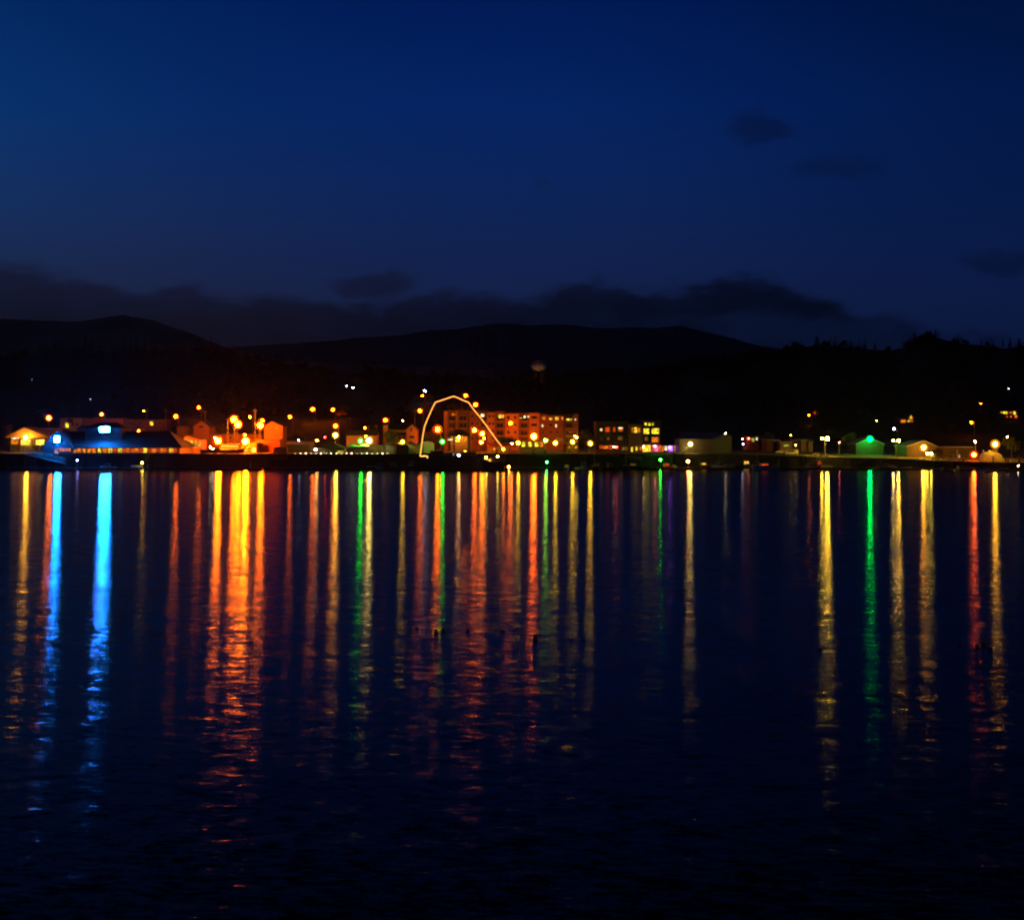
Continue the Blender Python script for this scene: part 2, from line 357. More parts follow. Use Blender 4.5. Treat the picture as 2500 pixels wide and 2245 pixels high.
def house(name, label, cat, x0, x1, yt, Y, depth=10, roof=('flat',), wall='tan', roofm='roofdark', wins=(), door=None, zb=None, extra=None, group=None):
    xa, xb = X(x0, Y), X(x1, Y); zt = Z(yt, Y)
    if zb is None: zb = min(ground(x0, Y), ground(x1, Y)) - .3
    root = thing(name, label, cat, ((xa + xb) / 2, Y + depth / 2, max(zb, 0)), group)
    w = MB(); r = MB(); o = .5; k = roof[0]
    if k == 'gable':                                  # gable faces the water
        ax, az_ = X(roof[1], Y), Z(roof[2], Y)
        w.prism([(xa, zb), (xb, zb), (xb, zt), (ax, az_), (xa, zt)], Y, Y + depth)
        for (ex, s) in ((xa, -1), (xb, 1)):
            d = Vector((ex - ax, zt - az_)); e = Vector((ex, zt)) + d.normalized() * .6
            pts = [(ax, az_ + .02), (e.x, e.y + .02), (e.x, e.y + .3), (ax, az_ + .32)]
            if s < 0: pts = pts[::-1]
            r.prism(pts, Y - .6, Y + depth + .4)
    elif k == 'ridge':                                # roof slope faces the water
        rz = Z(roof[1], Y + depth / 2)
        w.xprism([(Y, zb), (Y + depth, zb), (Y + depth, zt), (Y + depth / 2, rz - .3), (Y, zt)][::-1], xa, xb)
        sl = (rz - zt) / (depth / 2)
        r.xprism([(Y - .7, zt - .7 * sl + .03), (Y + depth / 2, rz + .03), (Y + depth / 2, rz + .28), (Y - .7, zt - .7 * sl + .28)][::-1], xa - o, xb + o)
        r.xprism([(Y + depth / 2, rz + .03), (Y + depth + .7, zt - .7 * sl + .03), (Y + depth + .7, zt - .7 * sl + .28), (Y + depth / 2, rz + .28)][::-1], xa - o, xb + o)
    elif k == 'hip':
        rz = Z(roof[1], Y + depth / 2); ix = min(depth / 2, (xb - xa) / 2 - .3)
        w.box(xa, xb, Y, Y + depth, zb, zt)
        r.add([(xa - o, Y - o, zt + .01), (xb + o, Y - o, zt + .01), (xb + o, Y + depth + o, zt + .01), (xa - o, Y + depth + o, zt + .01), (xa + ix, Y + depth / 2, rz), (xb - ix, Y + depth / 2, rz)],
              [(3, 2, 1, 0), (0, 1, 5, 4), (1, 2, 5), (2, 3, 4, 5), (3, 0, 4)])
    else:
        w.box(xa, xb, Y, Y + depth, zb, zt); r.box(xa - .15, xb + .15, Y - .15, Y + depth + .15, zt + .01, zt + .35)
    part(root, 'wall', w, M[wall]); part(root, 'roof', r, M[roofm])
    for a in wins: win(root, *a[:4], Y, *a[4:])
    if door:
        a = at(door[0], door[3], Y); c = at(door[2], door[1], Y)
        d = part(root, 'door', MB().box(a.x, c.x, Y - .1, Y - .004, max(a.z, zb), c.z), PANE[door[4]] if door[4] in PANE else M[door[4]])
        part(d, 'handle', MB().box(c.x - .25, c.x - .15, Y - .18, Y - .104, a.z + .9, a.z + 1.1), M['pole'])
    return root

def ysolve(px, py, h=0.0, y0=640, y1=1095):
    Y = y0
    while Y < y1:
        if Z(py, Y) - ground(px, Y) <= h: return Y
        Y += 4
    return y1

_halo = {}
def halo_shell(col):                                     # see-through glowing shell added round a bright bulb to imitate its halo
    if col in _halo: return _halo[col]
    m = bpy.data.materials.new('halo_glow'); m.use_nodes = True; B = NB(m.node_tree); B.n.clear()
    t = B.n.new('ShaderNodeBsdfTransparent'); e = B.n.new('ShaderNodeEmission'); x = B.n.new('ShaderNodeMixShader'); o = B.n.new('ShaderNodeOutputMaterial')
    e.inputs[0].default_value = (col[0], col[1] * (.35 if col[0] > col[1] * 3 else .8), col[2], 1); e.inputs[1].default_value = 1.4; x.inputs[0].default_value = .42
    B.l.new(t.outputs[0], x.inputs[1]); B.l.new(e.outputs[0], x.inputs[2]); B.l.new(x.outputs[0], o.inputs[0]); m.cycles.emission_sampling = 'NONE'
    _halo[col] = m; return m
def lamp(px, py, col, I, label, kind='street', Y=None, H=8, r=None, side=1, group=None, zb=None, cat=None):
    if Y is None: Y = ysolve(px, py, H)
    if r is None: r = max(.2, min(1.12, .66 * (I / 300) ** .34))
    p = at(px, py, Y); zb = ground(px, Y) if zb is None else zb
    I *= 3.9 if I >= 100 else 1.3
    L = I / (math.pi * r * r)
    em = emat(col, L, I >= 40, 0, 'lamp_glow')
    sh = halo_shell(col) if I >= 120 and kind != 'twin' else None
    nm = {'street': 'street_lamp', 'post': 'lamp_post', 'wall': 'wall_lamp', 'deck': 'deck_light', 'twin': 'twin_head_lamp', 'flood': 'flood_lamp', 'hang': 'ship_lamp'}[kind]
    ct = cat or {'street': 'street lamp', 'post': 'lamp post', 'wall': 'wall lamp', 'deck': 'deck light', 'twin': 'street lamp', 'flood': 'floodlight', 'hang': 'ship lamp'}[kind]
    if kind in ('street', 'twin', 'post', 'deck'):
        bx = p.x + (side * 1.6 if kind == 'street' else 0)
        root = thing(nm, label, ct, (bx, Y, zb), group)
        pr = .13 if kind != 'deck' else .06
        top = p.z + (r + .35 if kind == 'street' else (-r * .8))
        part(root, 'pole', MB().tube([(bx, Y, zb - .3), (bx, Y, max(top, zb + .1))], [pr * 1.3, pr * .8]), M['pole'])
        if kind == 'street':
            part(root, 'arm', MB().tube([(bx, Y, top), (bx - side * .5, Y, top + .25), (p.x, Y, top + .1)], .06, 6), M['pole'])
            part(root, 'head', MB().add([(p.x - .45, Y - .3, p.z + r * .9), (p.x + .45, Y - .3, p.z + r * .9), (p.x + .45, Y + .3, p.z + r * .9), (p.x - .45, Y + .3, p.z + r * .9), (p.x - .2, Y - .15, p.z + r + .35), (p.x + .2, Y - .15, p.z + r + .35), (p.x + .2, Y + .15, p.z + r + .35), (p.x - .2, Y + .15, p.z + r + .35)],
                 [(3, 2, 1, 0), (4, 5, 6, 7), (0, 1, 5, 4), (1, 2, 6, 5), (2, 3, 7, 6), (3, 0, 4, 7)]), M['pole'])
            smooth(part(root, 'bulb', MB().ball(p, r, 8, 5), em))
        elif kind == 'twin':
            part(root, 'arm', MB().tube([(p.x - 1.0, Y, top + .2), (p.x, Y, top + .1), (p.x + 1.0, Y, top + .2)], .06, 6), M['pole'])
            for s, k in ((-1, .55), (1, 1.0)):
                q = p + Vector((s * 1.15, 0, 0)); smooth(part(root, 'bulb', MB().ball(q, r * k, 8, 5), em))
        else:
            part(root, 'collar', MB().tube([(p.x, Y, top), (p.x, Y, top + .12)], pr * 1.8), M['pole'])
            smooth(part(root, 'globe', MB().ball(p, r, 8, 5), em))
    else:
        root = thing(nm, label, ct, (p.x, Y, p.z), group)
        part(root, 'bracket', MB().tube([(p.x, Y + .6, p.z + r + .2), (p.x, Y, p.z + r + .2), (p.x, Y, p.z + r * .9)], .05, 6), M['pole'])
        part(root, 'shade', MB().tube([(p.x, Y, p.z + r * .9), (p.x, Y, p.z + r + .16)], [r * .7, .12]), M['black'])
        smooth(part(root, 'bulb', MB().ball(p, r, 8, 5), em))
    if sh is not None: smooth(part(root, 'inner_halo', MB().ball(p, r * 1.6, 10, 7), sh)); smooth(part(root, 'outer_halo', MB().ball(p, min(r * 2.5, 2.4), 12, 8), sh))  # two added glowing shells stand in for the halo, no part of the lamp
    return root

# ================================================================ piers and floating docks
def pier(label, x0, x1, y0=600.0):
    a, b = X(x0, 604), X(x1, 604)
    root = thing('pier', label, 'pier', ((a + b) / 2, 606, 0))
    part(root, 'deck', MB().box(a, b, y0, 611.9, 5.75, 6.22), M['deck'])
    part(root, 'fascia', MB().box(a, b, y0 - .25, y0 - .01, 5.2, 6.3), M['timber'])
    part(root, 'bulkhead', MB().box(a, b, 611.0, 611.7, -2, 5.74), M['timber'])
    x = a + .6; n = int((b - a - 1.2) / 4.2)
    for i in range(n + 1):
        xx = a + .6 + (b - a - 1.2) * i / n
        part(root, 'pile', MB().tube([(xx, y0 + .8, -3), (xx + random.uniform(-.1, .1), y0 + .8, 5.74)], .22, 7), M['timber'])
    for i in range(n):
        xx = a + .6 + (b - a - 1.2) * i / n; w = (b - a) / n
        if i % 2 == 0: part(root, 'brace', MB().tube([(xx, y0 + .5, 1.2), (xx + w, y0 + .5, 4.8)], .1, 5), M['timber'])
pier('dark timber pier on piles carrying the long restaurant and the orange-lit shops', -80, 1016)
pier('dark timber pier on piles below the picket railing and the apartment block', 1018, 1640)

def dock(label, px0, px1, Y, w=2.4, piles=(), group='floating docks'):
    a, b = X(px0, Y), X(px1, Y)
    root = thing('floating_dock', label, 'dock', ((a + b) / 2, Y, 0), group)
    part(root, 'deck', MB().box(a, b, Y, Y + w, .35, .6), M['deck'])
    part(root, 'float', MB().box(a + .2, b - .2, Y + .15, Y + w - .15, -.4, .34), M['black'])
    for px, ht in piles:
        x = X(px, Y + w); part(root, 'pile', MB().tube([(x, Y + w + .3, -3), (x, Y + w + .3, ht)], .2, 7), M['timber'])
    return root
dock('floating dock with the white globe lamp and yellow post below the restaurant', 185, 365, 590, 2.6, [(200, 3.2), (300, 3.0)])
dock('long low floating dock under the orange-lit pier', 470, 640, 588, 2.4, [(549, 5.0), (612, 3.2)])
dock('floating dock at the foot of the blue-lit gangway', 20, 182, 591, 3.0, [(165, 5.4), (60, 4.2)])
dock('floating dock between the white-lit tents and the rigged vessel', 660, 1012, 592, 2.4, [(742, 4.4), (860, 4.0), (945, 4.6)])
dock('floating dock among the small boats below the picket railing', 1250, 1560, 596, 2.4, [(1330, 4.6), (1452, 6.0)])
dock('floating dock in front of the dark hotel and the storage hall', 1570, 1800, 590, 2.4, [(1640, 4.5), (1708, 4.4), (1765, 4.6)])
dock('floating dock by the boat with the glowing red cabin', 1830, 2080, 592, 2.4, [(1900, 4), (1968, 4.2), (2065, 4)])
dock('floating dock below the green-lit barn', 2090, 2290, 586, 2.4, [(2146, 4.0), (2152, 3.6), (2278, 4.2)])
dock('floating dock with stub piles below the red-lit yard', 2300, 2520, 574, 2.4, [(2325, 4.1), (2352, 4.4), (2425, 5.4), (2456, 4.2), (2490, 5.6)])

# ================================================================ long restaurant with blue signs
def restaurant():
    Y = 604.0
    root = thing('restaurant', 'long low dark-roofed restaurant on the pier with two glowing blue signs', 'restaurant', (X(280, Y), 612, 6.2))
    a, b = X(150, Y), X(438, Y)
    part(root, 'wall', MB().box(a, b, Y, 630, 6.23, 8.9), M['brown'])
    r = MB(); e0, e1 = X(176, 602), X(446, 602); rz = 15.8
    r.add([(e0 - 4, 601.6, 8.9), (e1, 601.6, 8.9), (e1, 632, 8.9), (e0 - 4, 632, 8.9), (e0 - 10, 616, rz), (e1 - 9, 616, rz)],
          [(3, 2, 1, 0), (0, 1, 5, 4), (1, 2, 5), (2, 3, 4, 5), (3, 0, 4)])
    part(root, 'roof', r, M['slate'])
    # entrance wing, its gable to the water
    Yg = 600.6; gx = X(139, Yg); gz_ = Z(1053, Yg); ga, gb_ = X(101, Yg), X(177, Yg); ge = Z(1095, Yg)
    g = part(root, 'gable_wing', MB().prism([(ga + 1.2, 6.23), (gb_ - 1, 6.23), (gb_, ge), (gx, gz_), (ga, ge)], Yg, 616), M['bluewall'])
    rr = MB()
    for ex, s in ((ga, -1), (gb_, 1)):
        pts = [(gx, gz_ + .02), (ex + s * .7, ge - .6), (ex + s * .7, ge - .25), (gx, gz_ + .4)]
        rr.prism(pts[::-1] if s < 0 else pts, Yg - .8, 616.5)
    part(g, 'wing_roof', rr, M['roofdark'])
    d = at(133, 1101, Yg); part(root, 'door', MB().box(d.x, d.x + 1.7, Yg - .1, Yg - .01, 6.24, 8.6), emat((.9, .25, .5), .35, False, 1.2, 'door_glass'))
    for x in (146.5, 152, 158, 163.5, 169): win(root, x, 1094, x + 3.4, 1101, Yg, 'wo')
    # raised monitor over the dining room carrying the upper sign
    ma, mb_ = X(208, 608), X(296, 608)
    mo = part(root, 'monitor', MB().box(ma, mb_, 608, 622, 11, Z(1044, 608)), M['slate'])
    zt = Z(1044, 608); mr = MB().add([(ma - 2, 606.8, zt), (mb_ + 2, 606.8, zt), (mb_ + 2, 623, zt), (ma - 2, 623, zt), (ma + 4, 615, zt + 2.3), (mb_ - 4, 615, zt + 2.3)],
          [(3, 2, 1, 0), (0, 1, 5, 4), (1, 2, 5), (2, 3, 4, 5), (3, 0, 4)])
    part(mo, 'monitor_roof', mr, M['roofdark'])
    xs = [177.5, 189, 200.5, 213.5, 225, 239.5, 251.5, 264.5, 276, 288.5, 300, 310.5, 321, 331, 340, 350, 361, 372, 383, 393.5, 404, 414, 424]
    for i, x in enumerate(xs):
        k = ('wo', 'wy', 'wo', 'wr', 'wo')[(i * 7 + i // 3) % 5] if i < 9 else ('wr', 'wo', 'wr', 'wy', 'wr', 'wo')[(i * 5) % 6]
        win(root, x, 1094, x + 9.0, 1104.6, Y, k, mull=1 if i % 3 else 0)
    # posts of the covered walk in front of the dining room
    for i in range(12):
        x = X(178 + i * 23.2, 602.4); part(root, 'post', MB().box(x - .12, x + .12, 602.2, 602.45, 6.23, 8.89), M['timber'])
    part(root, 'handrail', MB().box(X(178, 601), X(436, 601), 600.4, 600.5, 7.1, 7.22), M['timber'])
restaurant()
def neon(px, py, w, h, Y, label, I, seedv):
    c = at(px, py, Y); rnd = random.Random(seedv)
    root = thing('neon_sign', label, 'neon sign', (c.x, Y, c.z - h / 2), 'blue signs on the restaurant')
    part(root, 'backing', MB().box(c.x - w / 2 - .1, c.x + w / 2 + .1, Y + .1, Y + .25, c.z - h / 2 - .1, c.z + h / 2 + .1), M['black'])
    pts = []
    for i in range(22):
        t = 2 * math.pi * i / 22; k = .88 + .14 * rnd.random() + (.06 if i % 2 else 0)
        cx_, cz_ = math.copysign(abs(math.cos(t)) ** .55, math.cos(t)), math.copysign(abs(math.sin(t)) ** .55, math.sin(t))
        pts.append((c.x + cx_ * w / 2 * k, c.z + cz_ * h / 2 * k))
    part(root, 'glowing_emblem', MB().prism(pts, Y - .15, Y + .08), emat((.006, .2, 1), I * 2.2 / (w * h), True, 0, 'neon_blue'))
neon(139, 1072, 2.3, 2.6, 599.6, 'small glowing blue sign on the restaurant gable', 2600, 3)
neon(255, 1048, 4.3, 2.2, 606.6, 'wide glowing blue sign high on the restaurant roof', 4600, 5)

def gangway():
    p0, p1 = at(60, 1108, 599), at(158, 1131, 592)
    root = thing('gangway', 'sloping railed gangway lit blue beside the restaurant gable', 'gangway', (p0.x, p0.y, p0.z))
    n = 14
    def L(t, up=0, s=0): q = p0.lerp(p1, t); return (q.x, q.y + s, q.z + up)
    d = MB(); d.add([L(0, 0, 0), L(1, 0, 0), L(1, 0, 1.6), L(0, 0, 1.6), L(0, -.3, 0), L(1, -.3, 0), L(1, -.3, 1.6), L(0, -.3, 1.6)], [(0, 1, 2, 3), (7, 6, 5, 4), (0, 4, 5, 1), (1, 5, 6, 2), (2, 6, 7, 3), (3, 7, 4, 0)])
    part(root, 'deck', d, M['white'])
    for s in (0, 1.6):
        m = MB(); hgt = 2.1
        m.tube([L(0, hgt, s), L(1, hgt, s)], .09, 6); m.tube([L(0, hgt * .55, s), L(1, hgt * .55, s)], .06, 6)
        for i in range(n + 1): m.tube([L(i / n, 0, s), L(i / n, hgt, s)], .06, 5)
        for i in range(0, n): m.tube([L(i / n, hgt, s), L((i + 1) / n, 0, s)], .045, 5)
        part(root, 'railing', m, M['white'])
gangway()
def fence(name, label, cat, pts, h, gap, m, pm=None, rails=2, zbase=None):
    """pts: (px, py_of_foot, Y). every post is a part"""
    P_ = [at(*p) for p in pts]; root = thing(name, label, cat, P_[0]); rl = MB()
    for a, b in zip(P_, P_[1:]):
        for k in range(rails):
            z = h * (k + 1) / rails - .05
            rl.tube([a + Vector((0, 0, z)), b + Vector((0, 0, z))], .05, 5)
        n = max(1, int((b - a).length / gap))
        for i in range(n):
            q = a.lerp(b, i / n); part(root, 'post', MB().box(q.x - .08, q.x + .08, q.y - .08, q.y + .08, q.z - .1, q.z + h), pm or m)
    part(root, 'rail', rl, m)
    return root
fence('picket_railing', 'pale picket railing along the pier below the apartment block', 'railing', [(1236, 1106.5, 600.3), (1350, 1106.5, 600.3), (1436, 1106.5, 600.3)], 2.3, 1.1, M['white'], rails=2)
fence('railing', 'low orange-lit railing on the pier right of the yellow-windowed shop', 'railing', [(555, 1107, 600.3), (640, 1107, 600.3)], 1.1, 2.2, M['pole'])
fence('railing', 'railing beside the closed umbrellas and the row of white deck lights', 'railing', [(700, 1107, 600.3), (1010, 1107, 600.3)], 1.1, 2.4, M['timber'])
fence('railing', 'railing on the pier deck by the yellow-lit pavilion at far left', 'railing', [(-20, 1102, 602), (62, 1104, 602)], 1.2, 1.8, M['pole'])
fence('yard_fence', 'fence glowing red around the low red-orange lamp', 'fence', [(2315, 1125, 590), (2378, 1128, 588), (2424, 1134, 584)], 2.6, 1.9, M['white'], rails=3)
def ramp(label, a, b, Y0, Y1, hgt=2.0, m='yellow'):
    p0, p1 = at(*a, Y0), at(*b, Y1); root = thing('ramp', label, 'ramp', p0)
    d = MB(); q = Vector((0, 0, .35)); s = Vector((0, 1.8, 0))
    d.add([p0, p1, p1 + s, p0 + s, p0 - q, p1 - q, p1 + s - q, p0 + s - q], [(0, 1, 2, 3), (7, 6, 5, 4), (0, 4, 5, 1), (1, 5, 6, 2), (2, 6, 7, 3), (3, 7, 4, 0)])
    part(root, 'deck', d, M['deck'])
    for k in (0, 1):
        o = s * k; r = MB(); u = Vector((0, 0, hgt)); r.tube([p0 + o + u, p1 + o + u], .08, 5); r.tube([p0 + o + u * .5, p1 + o + u * .5], .06, 5)
        for i in range(17): c = p0.lerp(p1, i / 16) + o; r.box(c.x - .13, c.x + .13, c.y - .04, c.y + .04, c.z, c.z + hgt)
        part(root, 'railing', r, M['cream'])
ramp('boarded ramp sloping down right of the picket railing, lit dull yellow', (1452, 1109), (1511, 1116), 600, 597)
ramp('short dim boat ramp below the dark hotel', (1526, 1117), (1566, 1123), 600, 596, 1.4)

# ================================================================ buildings, left to right
ZP = 6.2
house('shed', 'narrow grey shed at the very left edge behind the pavilion', 'shed', 4, 16, 1037, 690, 8, ('flat',), 'grey')
# open pavilion with bright interior
def pavilion_hall():
    Y = 640.0; root = thing('pavilion', 'open gabled pavilion with bright yellow interior at far left', 'pavilion', (X(65, Y), Y + 8, ZP))
    xa, xb, ax = X(15, Y), X(117, Y), X(61, Y); ze, zr = Z(1066, Y), Z(1043.5, Y)
    part(root, 'gable', MB().prism([(xa, ze - .4), (xb, ze - .4), (xb, ze), (ax, zr), (xa, ze)], Y, Y + .4), M['cream'])
    r = MB()
    for ex, s in ((xa, -1), (xb, 1)):
        pts = [(ax, zr + .03), (ex + s * 1, ze - .3), (ex + s * 1, ze), (ax, zr + .35)]
        r.prism(pts[::-1] if s < 0 else pts, Y - 1.2, Y + 16)
    part(root, 'roof', r, M['roofdark'])
    part(root, 'back_wall', MB().box(xa + 1, xb - 1, Y + 15, Y + 15.4, ZP, ze - .2), M['cream'])
    for x in (24, 48, 77, 84, 110): part(root, 'post', MB().box(X(x, Y), X(x, Y) + .5, Y + .1, Y + .6, ZP, ze - .41), M['timber'])
    for a in ((27, 1067, 46, 1071.5, 'ww'), (50, 1073, 74, 1086, 'hot'), (87, 1073, 108, 1085, 'hot'), (26, 1074, 46, 1084, 'wo')): win(root, *a[:4], Y + 15, a[4], 'bright_opening')
    part(root, 'counter', MB().box(xa, xb, Y + .7, Y + 1.3, ZP, Z(1087, Y)), M['timber'])
pavilion_hall()
house('workshop', 'low pale lean-to beside the tall orange lamp, behind the restaurant gable', 'shed', 78, 152, 1047, 668, 9, ('ridge', 1045), 'tan', 'metalroof')
house('shop', 'flat yellow-green shop with a glowing doorway behind the restaurant', 'shop', 146, 196, 1021, 690, 12, ('flat',), 'yellow', 'dark', wins=[(176, 1032, 180, 1040), (186, 1032, 190, 1040)], door=(160, 1031, 167, 1044, 'wy'))
aw = MB(); c = at(171, 1026, 689); aw.prism([(c.x - 1.8, c.z - 1.1), (c.x + 1.2, c.z - 1.1), (c.x + 1.2, c.z + .7), (c.x - .6, c.z + .9)], 688.2, 689.9)
solo('awning', aw, M['dark'], 'small dark awning over the yellow-green shop door', 'awning', origin=(c.x, 689.9, c.z))
def stepped():
    Y = 692.0; root = thing('warehouse', 'tan building with a stepped parapet behind the upper blue sign', 'building', (X(244, Y), Y + 8, ZP))
    part(root, 'wall', MB().box(X(198, Y), X(290, Y), Y, Y + 16, ZP - .2, Z(1022, Y)), M['tan'])
    part(root, 'parapet', MB().box(X(228, Y), X(258, Y), Y, Y + .6, Z(1022, Y) + .01, Z(1019, Y)), M['tan'])
    part(root, 'roof', MB().box(X(199, Y), X(289, Y), Y + .7, Y + 15.8, Z(1022, Y) + .01, Z(1022, Y) + .3), M['dark'])
stepped()
house('shed', 'small grey gabled shed left of the upper blue sign', 'shed', 189, 211, 1047, 640, 8, ('gable', 200, 1037), 'grey')
house('building', 'long dim brown building with one yellow window right of the blue signs', 'building', 292, 402, 1025, 700, 14, ('flat',), 'brown', wins=[(366, 1029, 373.5, 1038, 'wy'), (318, 1029, 324, 1036), (340, 1029, 346, 1036), (388, 1029, 393, 1036)])
house('house', 'small brown gabled house just right of the upper blue sign', 'house', 300, 340, 1044, 655, 10, ('gable', 320, 1032), 'brown')
house('barn', 'orange-lit gabled barn front with a dark sign board', 'barn', 471.5, 511, 1041, 680, 14, ('gable', 492, 1028), 'tan', 'roofdark', wins=[(485, 1039, 497, 1044, 'dk')])
house('shed', 'long low dim shed joined to the left of the orange-lit barn', 'shed', 432, 470, 1041, 684, 10, ('flat',), 'brown')
def lit_house():
    Y = 630.0; root = house('bungalow', 'bungalow with a wide low gable glowing yellow under its eaves', 'bungalow', 444, 492, 1073, Y, 10, ('gable', 455, 1063), 'cream', 'roofdark',
        wins=[(455, 1075, 470, 1083, 'wy', 'window', 2), (474, 1076, 480, 1092, 'lg'), (484, 1077, 490, 1091, 'lg')])
lit_house()
house('warehouse', 'long low red-lit warehouse behind the cluster of orange lamps', 'warehouse', 513, 640, 1060, 680, 14, ('flat',), 'tan', 'dark', wins=[(560, 1066, 566, 1071), (586, 1066, 592, 1071), (608, 1066, 612, 1071)])
def diner():
    Y = 622.0
    root = house('diner', 'low open-fronted diner with two rows of yellow lights under orange lamps', 'diner', 536, 588, 1086, Y, 9, ('flat',), 'brown', 'red',
                 wins=[(538, 1096, 548, 1104, 'wy'), (550, 1096, 560, 1104, 'wy'), (562, 1096, 572, 1104, 'wo'), (574, 1096, 584, 1104, 'wy')])
    for i in range(11):
        c = at(543 + i * 3.7, 1089, Y - .3); part(root, 'lamp_bead', MB().ball(c, .16, 6, 4), emat((1, .45, .06), 6, False, 0, 'bead'))
diner()
house('shop', 'shop with tall orange windows right of the brightest orange lamp', 'shop', 589, 626, 1083, 618, 8, ('flat',), 'tan', 'red', wins=[(592, 1091, 600, 1102, 'wo'), (603, 1091, 611, 1102, 'wo'), (616, 1093, 624, 1103, 'hot')])
house('house', 'large orange-lit house with a shallow gable and two small windows', 'house', 645, 690, 1040, 668, 12, ('gable', 664, 1028.5), 'cream', 'roofdark', wins=[(674, 1043, 678, 1046), (674, 1062, 678, 1065)])
house('shed', 'dark red-walled shed in front of the large orange-lit house', 'shed', 622, 682, 1074, 626, 9, ('flat',), 'red', 'dark')
house('container', 'pale tan storage container right of the dark red shed', 'container', 668, 700, 1093, 610, 2.6, ('flat',), 'tan', 'tan')
def bistro():
    Y = 612.5
    root = house('bistro', 'dark hip-roofed bistro with a glowing yellow window pair beside the green tents', 'bistro', 764, 842, 1094, Y, 12, ('hip', 1080), 'brown', 'roofdark',
        wins=[(825, 1100, 832, 1109, 'wy'), (834, 1100, 841.5, 1109, 'lg'), (776, 1100, 782, 1108, 'dk'), (800, 1100, 808, 1108, 'dk')])
bistro()
house('shed', 'dim low shed left of the dark bistro, behind small white lights', 'shed', 700, 762, 1085, 640, 10, ('ridge', 1079), 'brown', 'metalroof')
house('house', 'dim olive-roofed house on the slope above the white-pink lamp', 'house', 846, 920, 1062, 650, 10, ('ridge', 1052), 'cream', 'dark')
house('shed', 'dark flat-roofed shed behind the green tents', 'shed', 902, 935, 1088, 622, 6, ('flat',), 'brown')

def church():
    Y = 660.0
    root = thing('church', 'orange-lit church-like house with a narrow tower and a tall gable', 'church', (X(968, Y), Y + 7, ZP))
    part(root, 'wall', MB().box(X(948, Y), X(996, Y), Y + .5, Y + 12, ZP - .2, Z(1048, Y)), M['cream'])
    xa, xb = X(945, Y), X(998, Y); ze = Z(1049, Y)
    part(root, 'roof', MB().xprism([(Y - .4, ze), (Y + 6, Z(1036, Y)), (Y + 12.5, ze)][::-1], xa, xb), M['roofdark'])
    t = part(root, 'tower', MB().box(X(936, Y), X(947, Y), Y - 1, Y + 4, ZP, Z(1037, Y)), M['cream'])
    c = Vector((X(941.5, Y), Y + 1.5, 0)); zt = Z(1037, Y)
    part(t, 'spire', MB().add([(c.x - 1.5, c.y - 2.9, zt), (c.x + 1.5, c.y - 2.9, zt), (c.x + 1.5, c.y + 2.9, zt), (c.x - 1.5, c.y + 2.9, zt), (c.x, c.y, zt + 2.2)], [(3, 2, 1, 0), (0, 1, 4), (1, 2, 4), (2, 3, 4), (3, 0, 4)]), M['roofdark'])
    Yg = Y - 3; ga, gb_, gx = X(993, Yg), X(1018, Yg), X(1006, Yg)
    part(root, 'gable_wing', MB().prism([(ga, ZP), (gb_, ZP), (gb_, Z(1047, Yg)), (gx, Z(1036, Yg)), (ga, Z(1047, Yg))], Yg, Y + 8), M['cream'])
    rr = MB()
    for ex, s in ((ga, -1), (gb_, 1)):
        pts = [(gx, Z(1036, Yg) + .02), (ex + s * .6, Z(1047, Yg) - .5), (ex + s * .6, Z(1047, Yg) - .2), (gx, Z(1036, Yg) + .35)]
        rr.prism(pts[::-1] if s < 0 else pts, Yg - .6, Y + 8.4)
    part(root, 'wing_roof', rr, M['roofdark'])
    part(root, 'porch_roof', MB().xprism([(Y - 2.6, Z(1061, Y)), (Y + .49, Z(1056, Y)), (Y + .49, Z(1061, Y))][::-1], X(966, Y), X(991, Y)), M['roofdark'])
    for a in ((1002.5, 1044, 1006, 1053, 'dk'), (1000, 1063, 1012, 1070, 'dk')): win(root, *a[:4], Yg, a[4])
    for a in ((974, 1064, 978, 1072, 'dk'), (984, 1064, 988, 1072, 'dk')): win(root, *a[:4], Y + .5, a[4])
    part(root, 'door', MB().box(X(938, Y), X(944, Y), Y - 1.1, Y - 1.01, ZP, Z(1064, Y)), M['red'])
church()

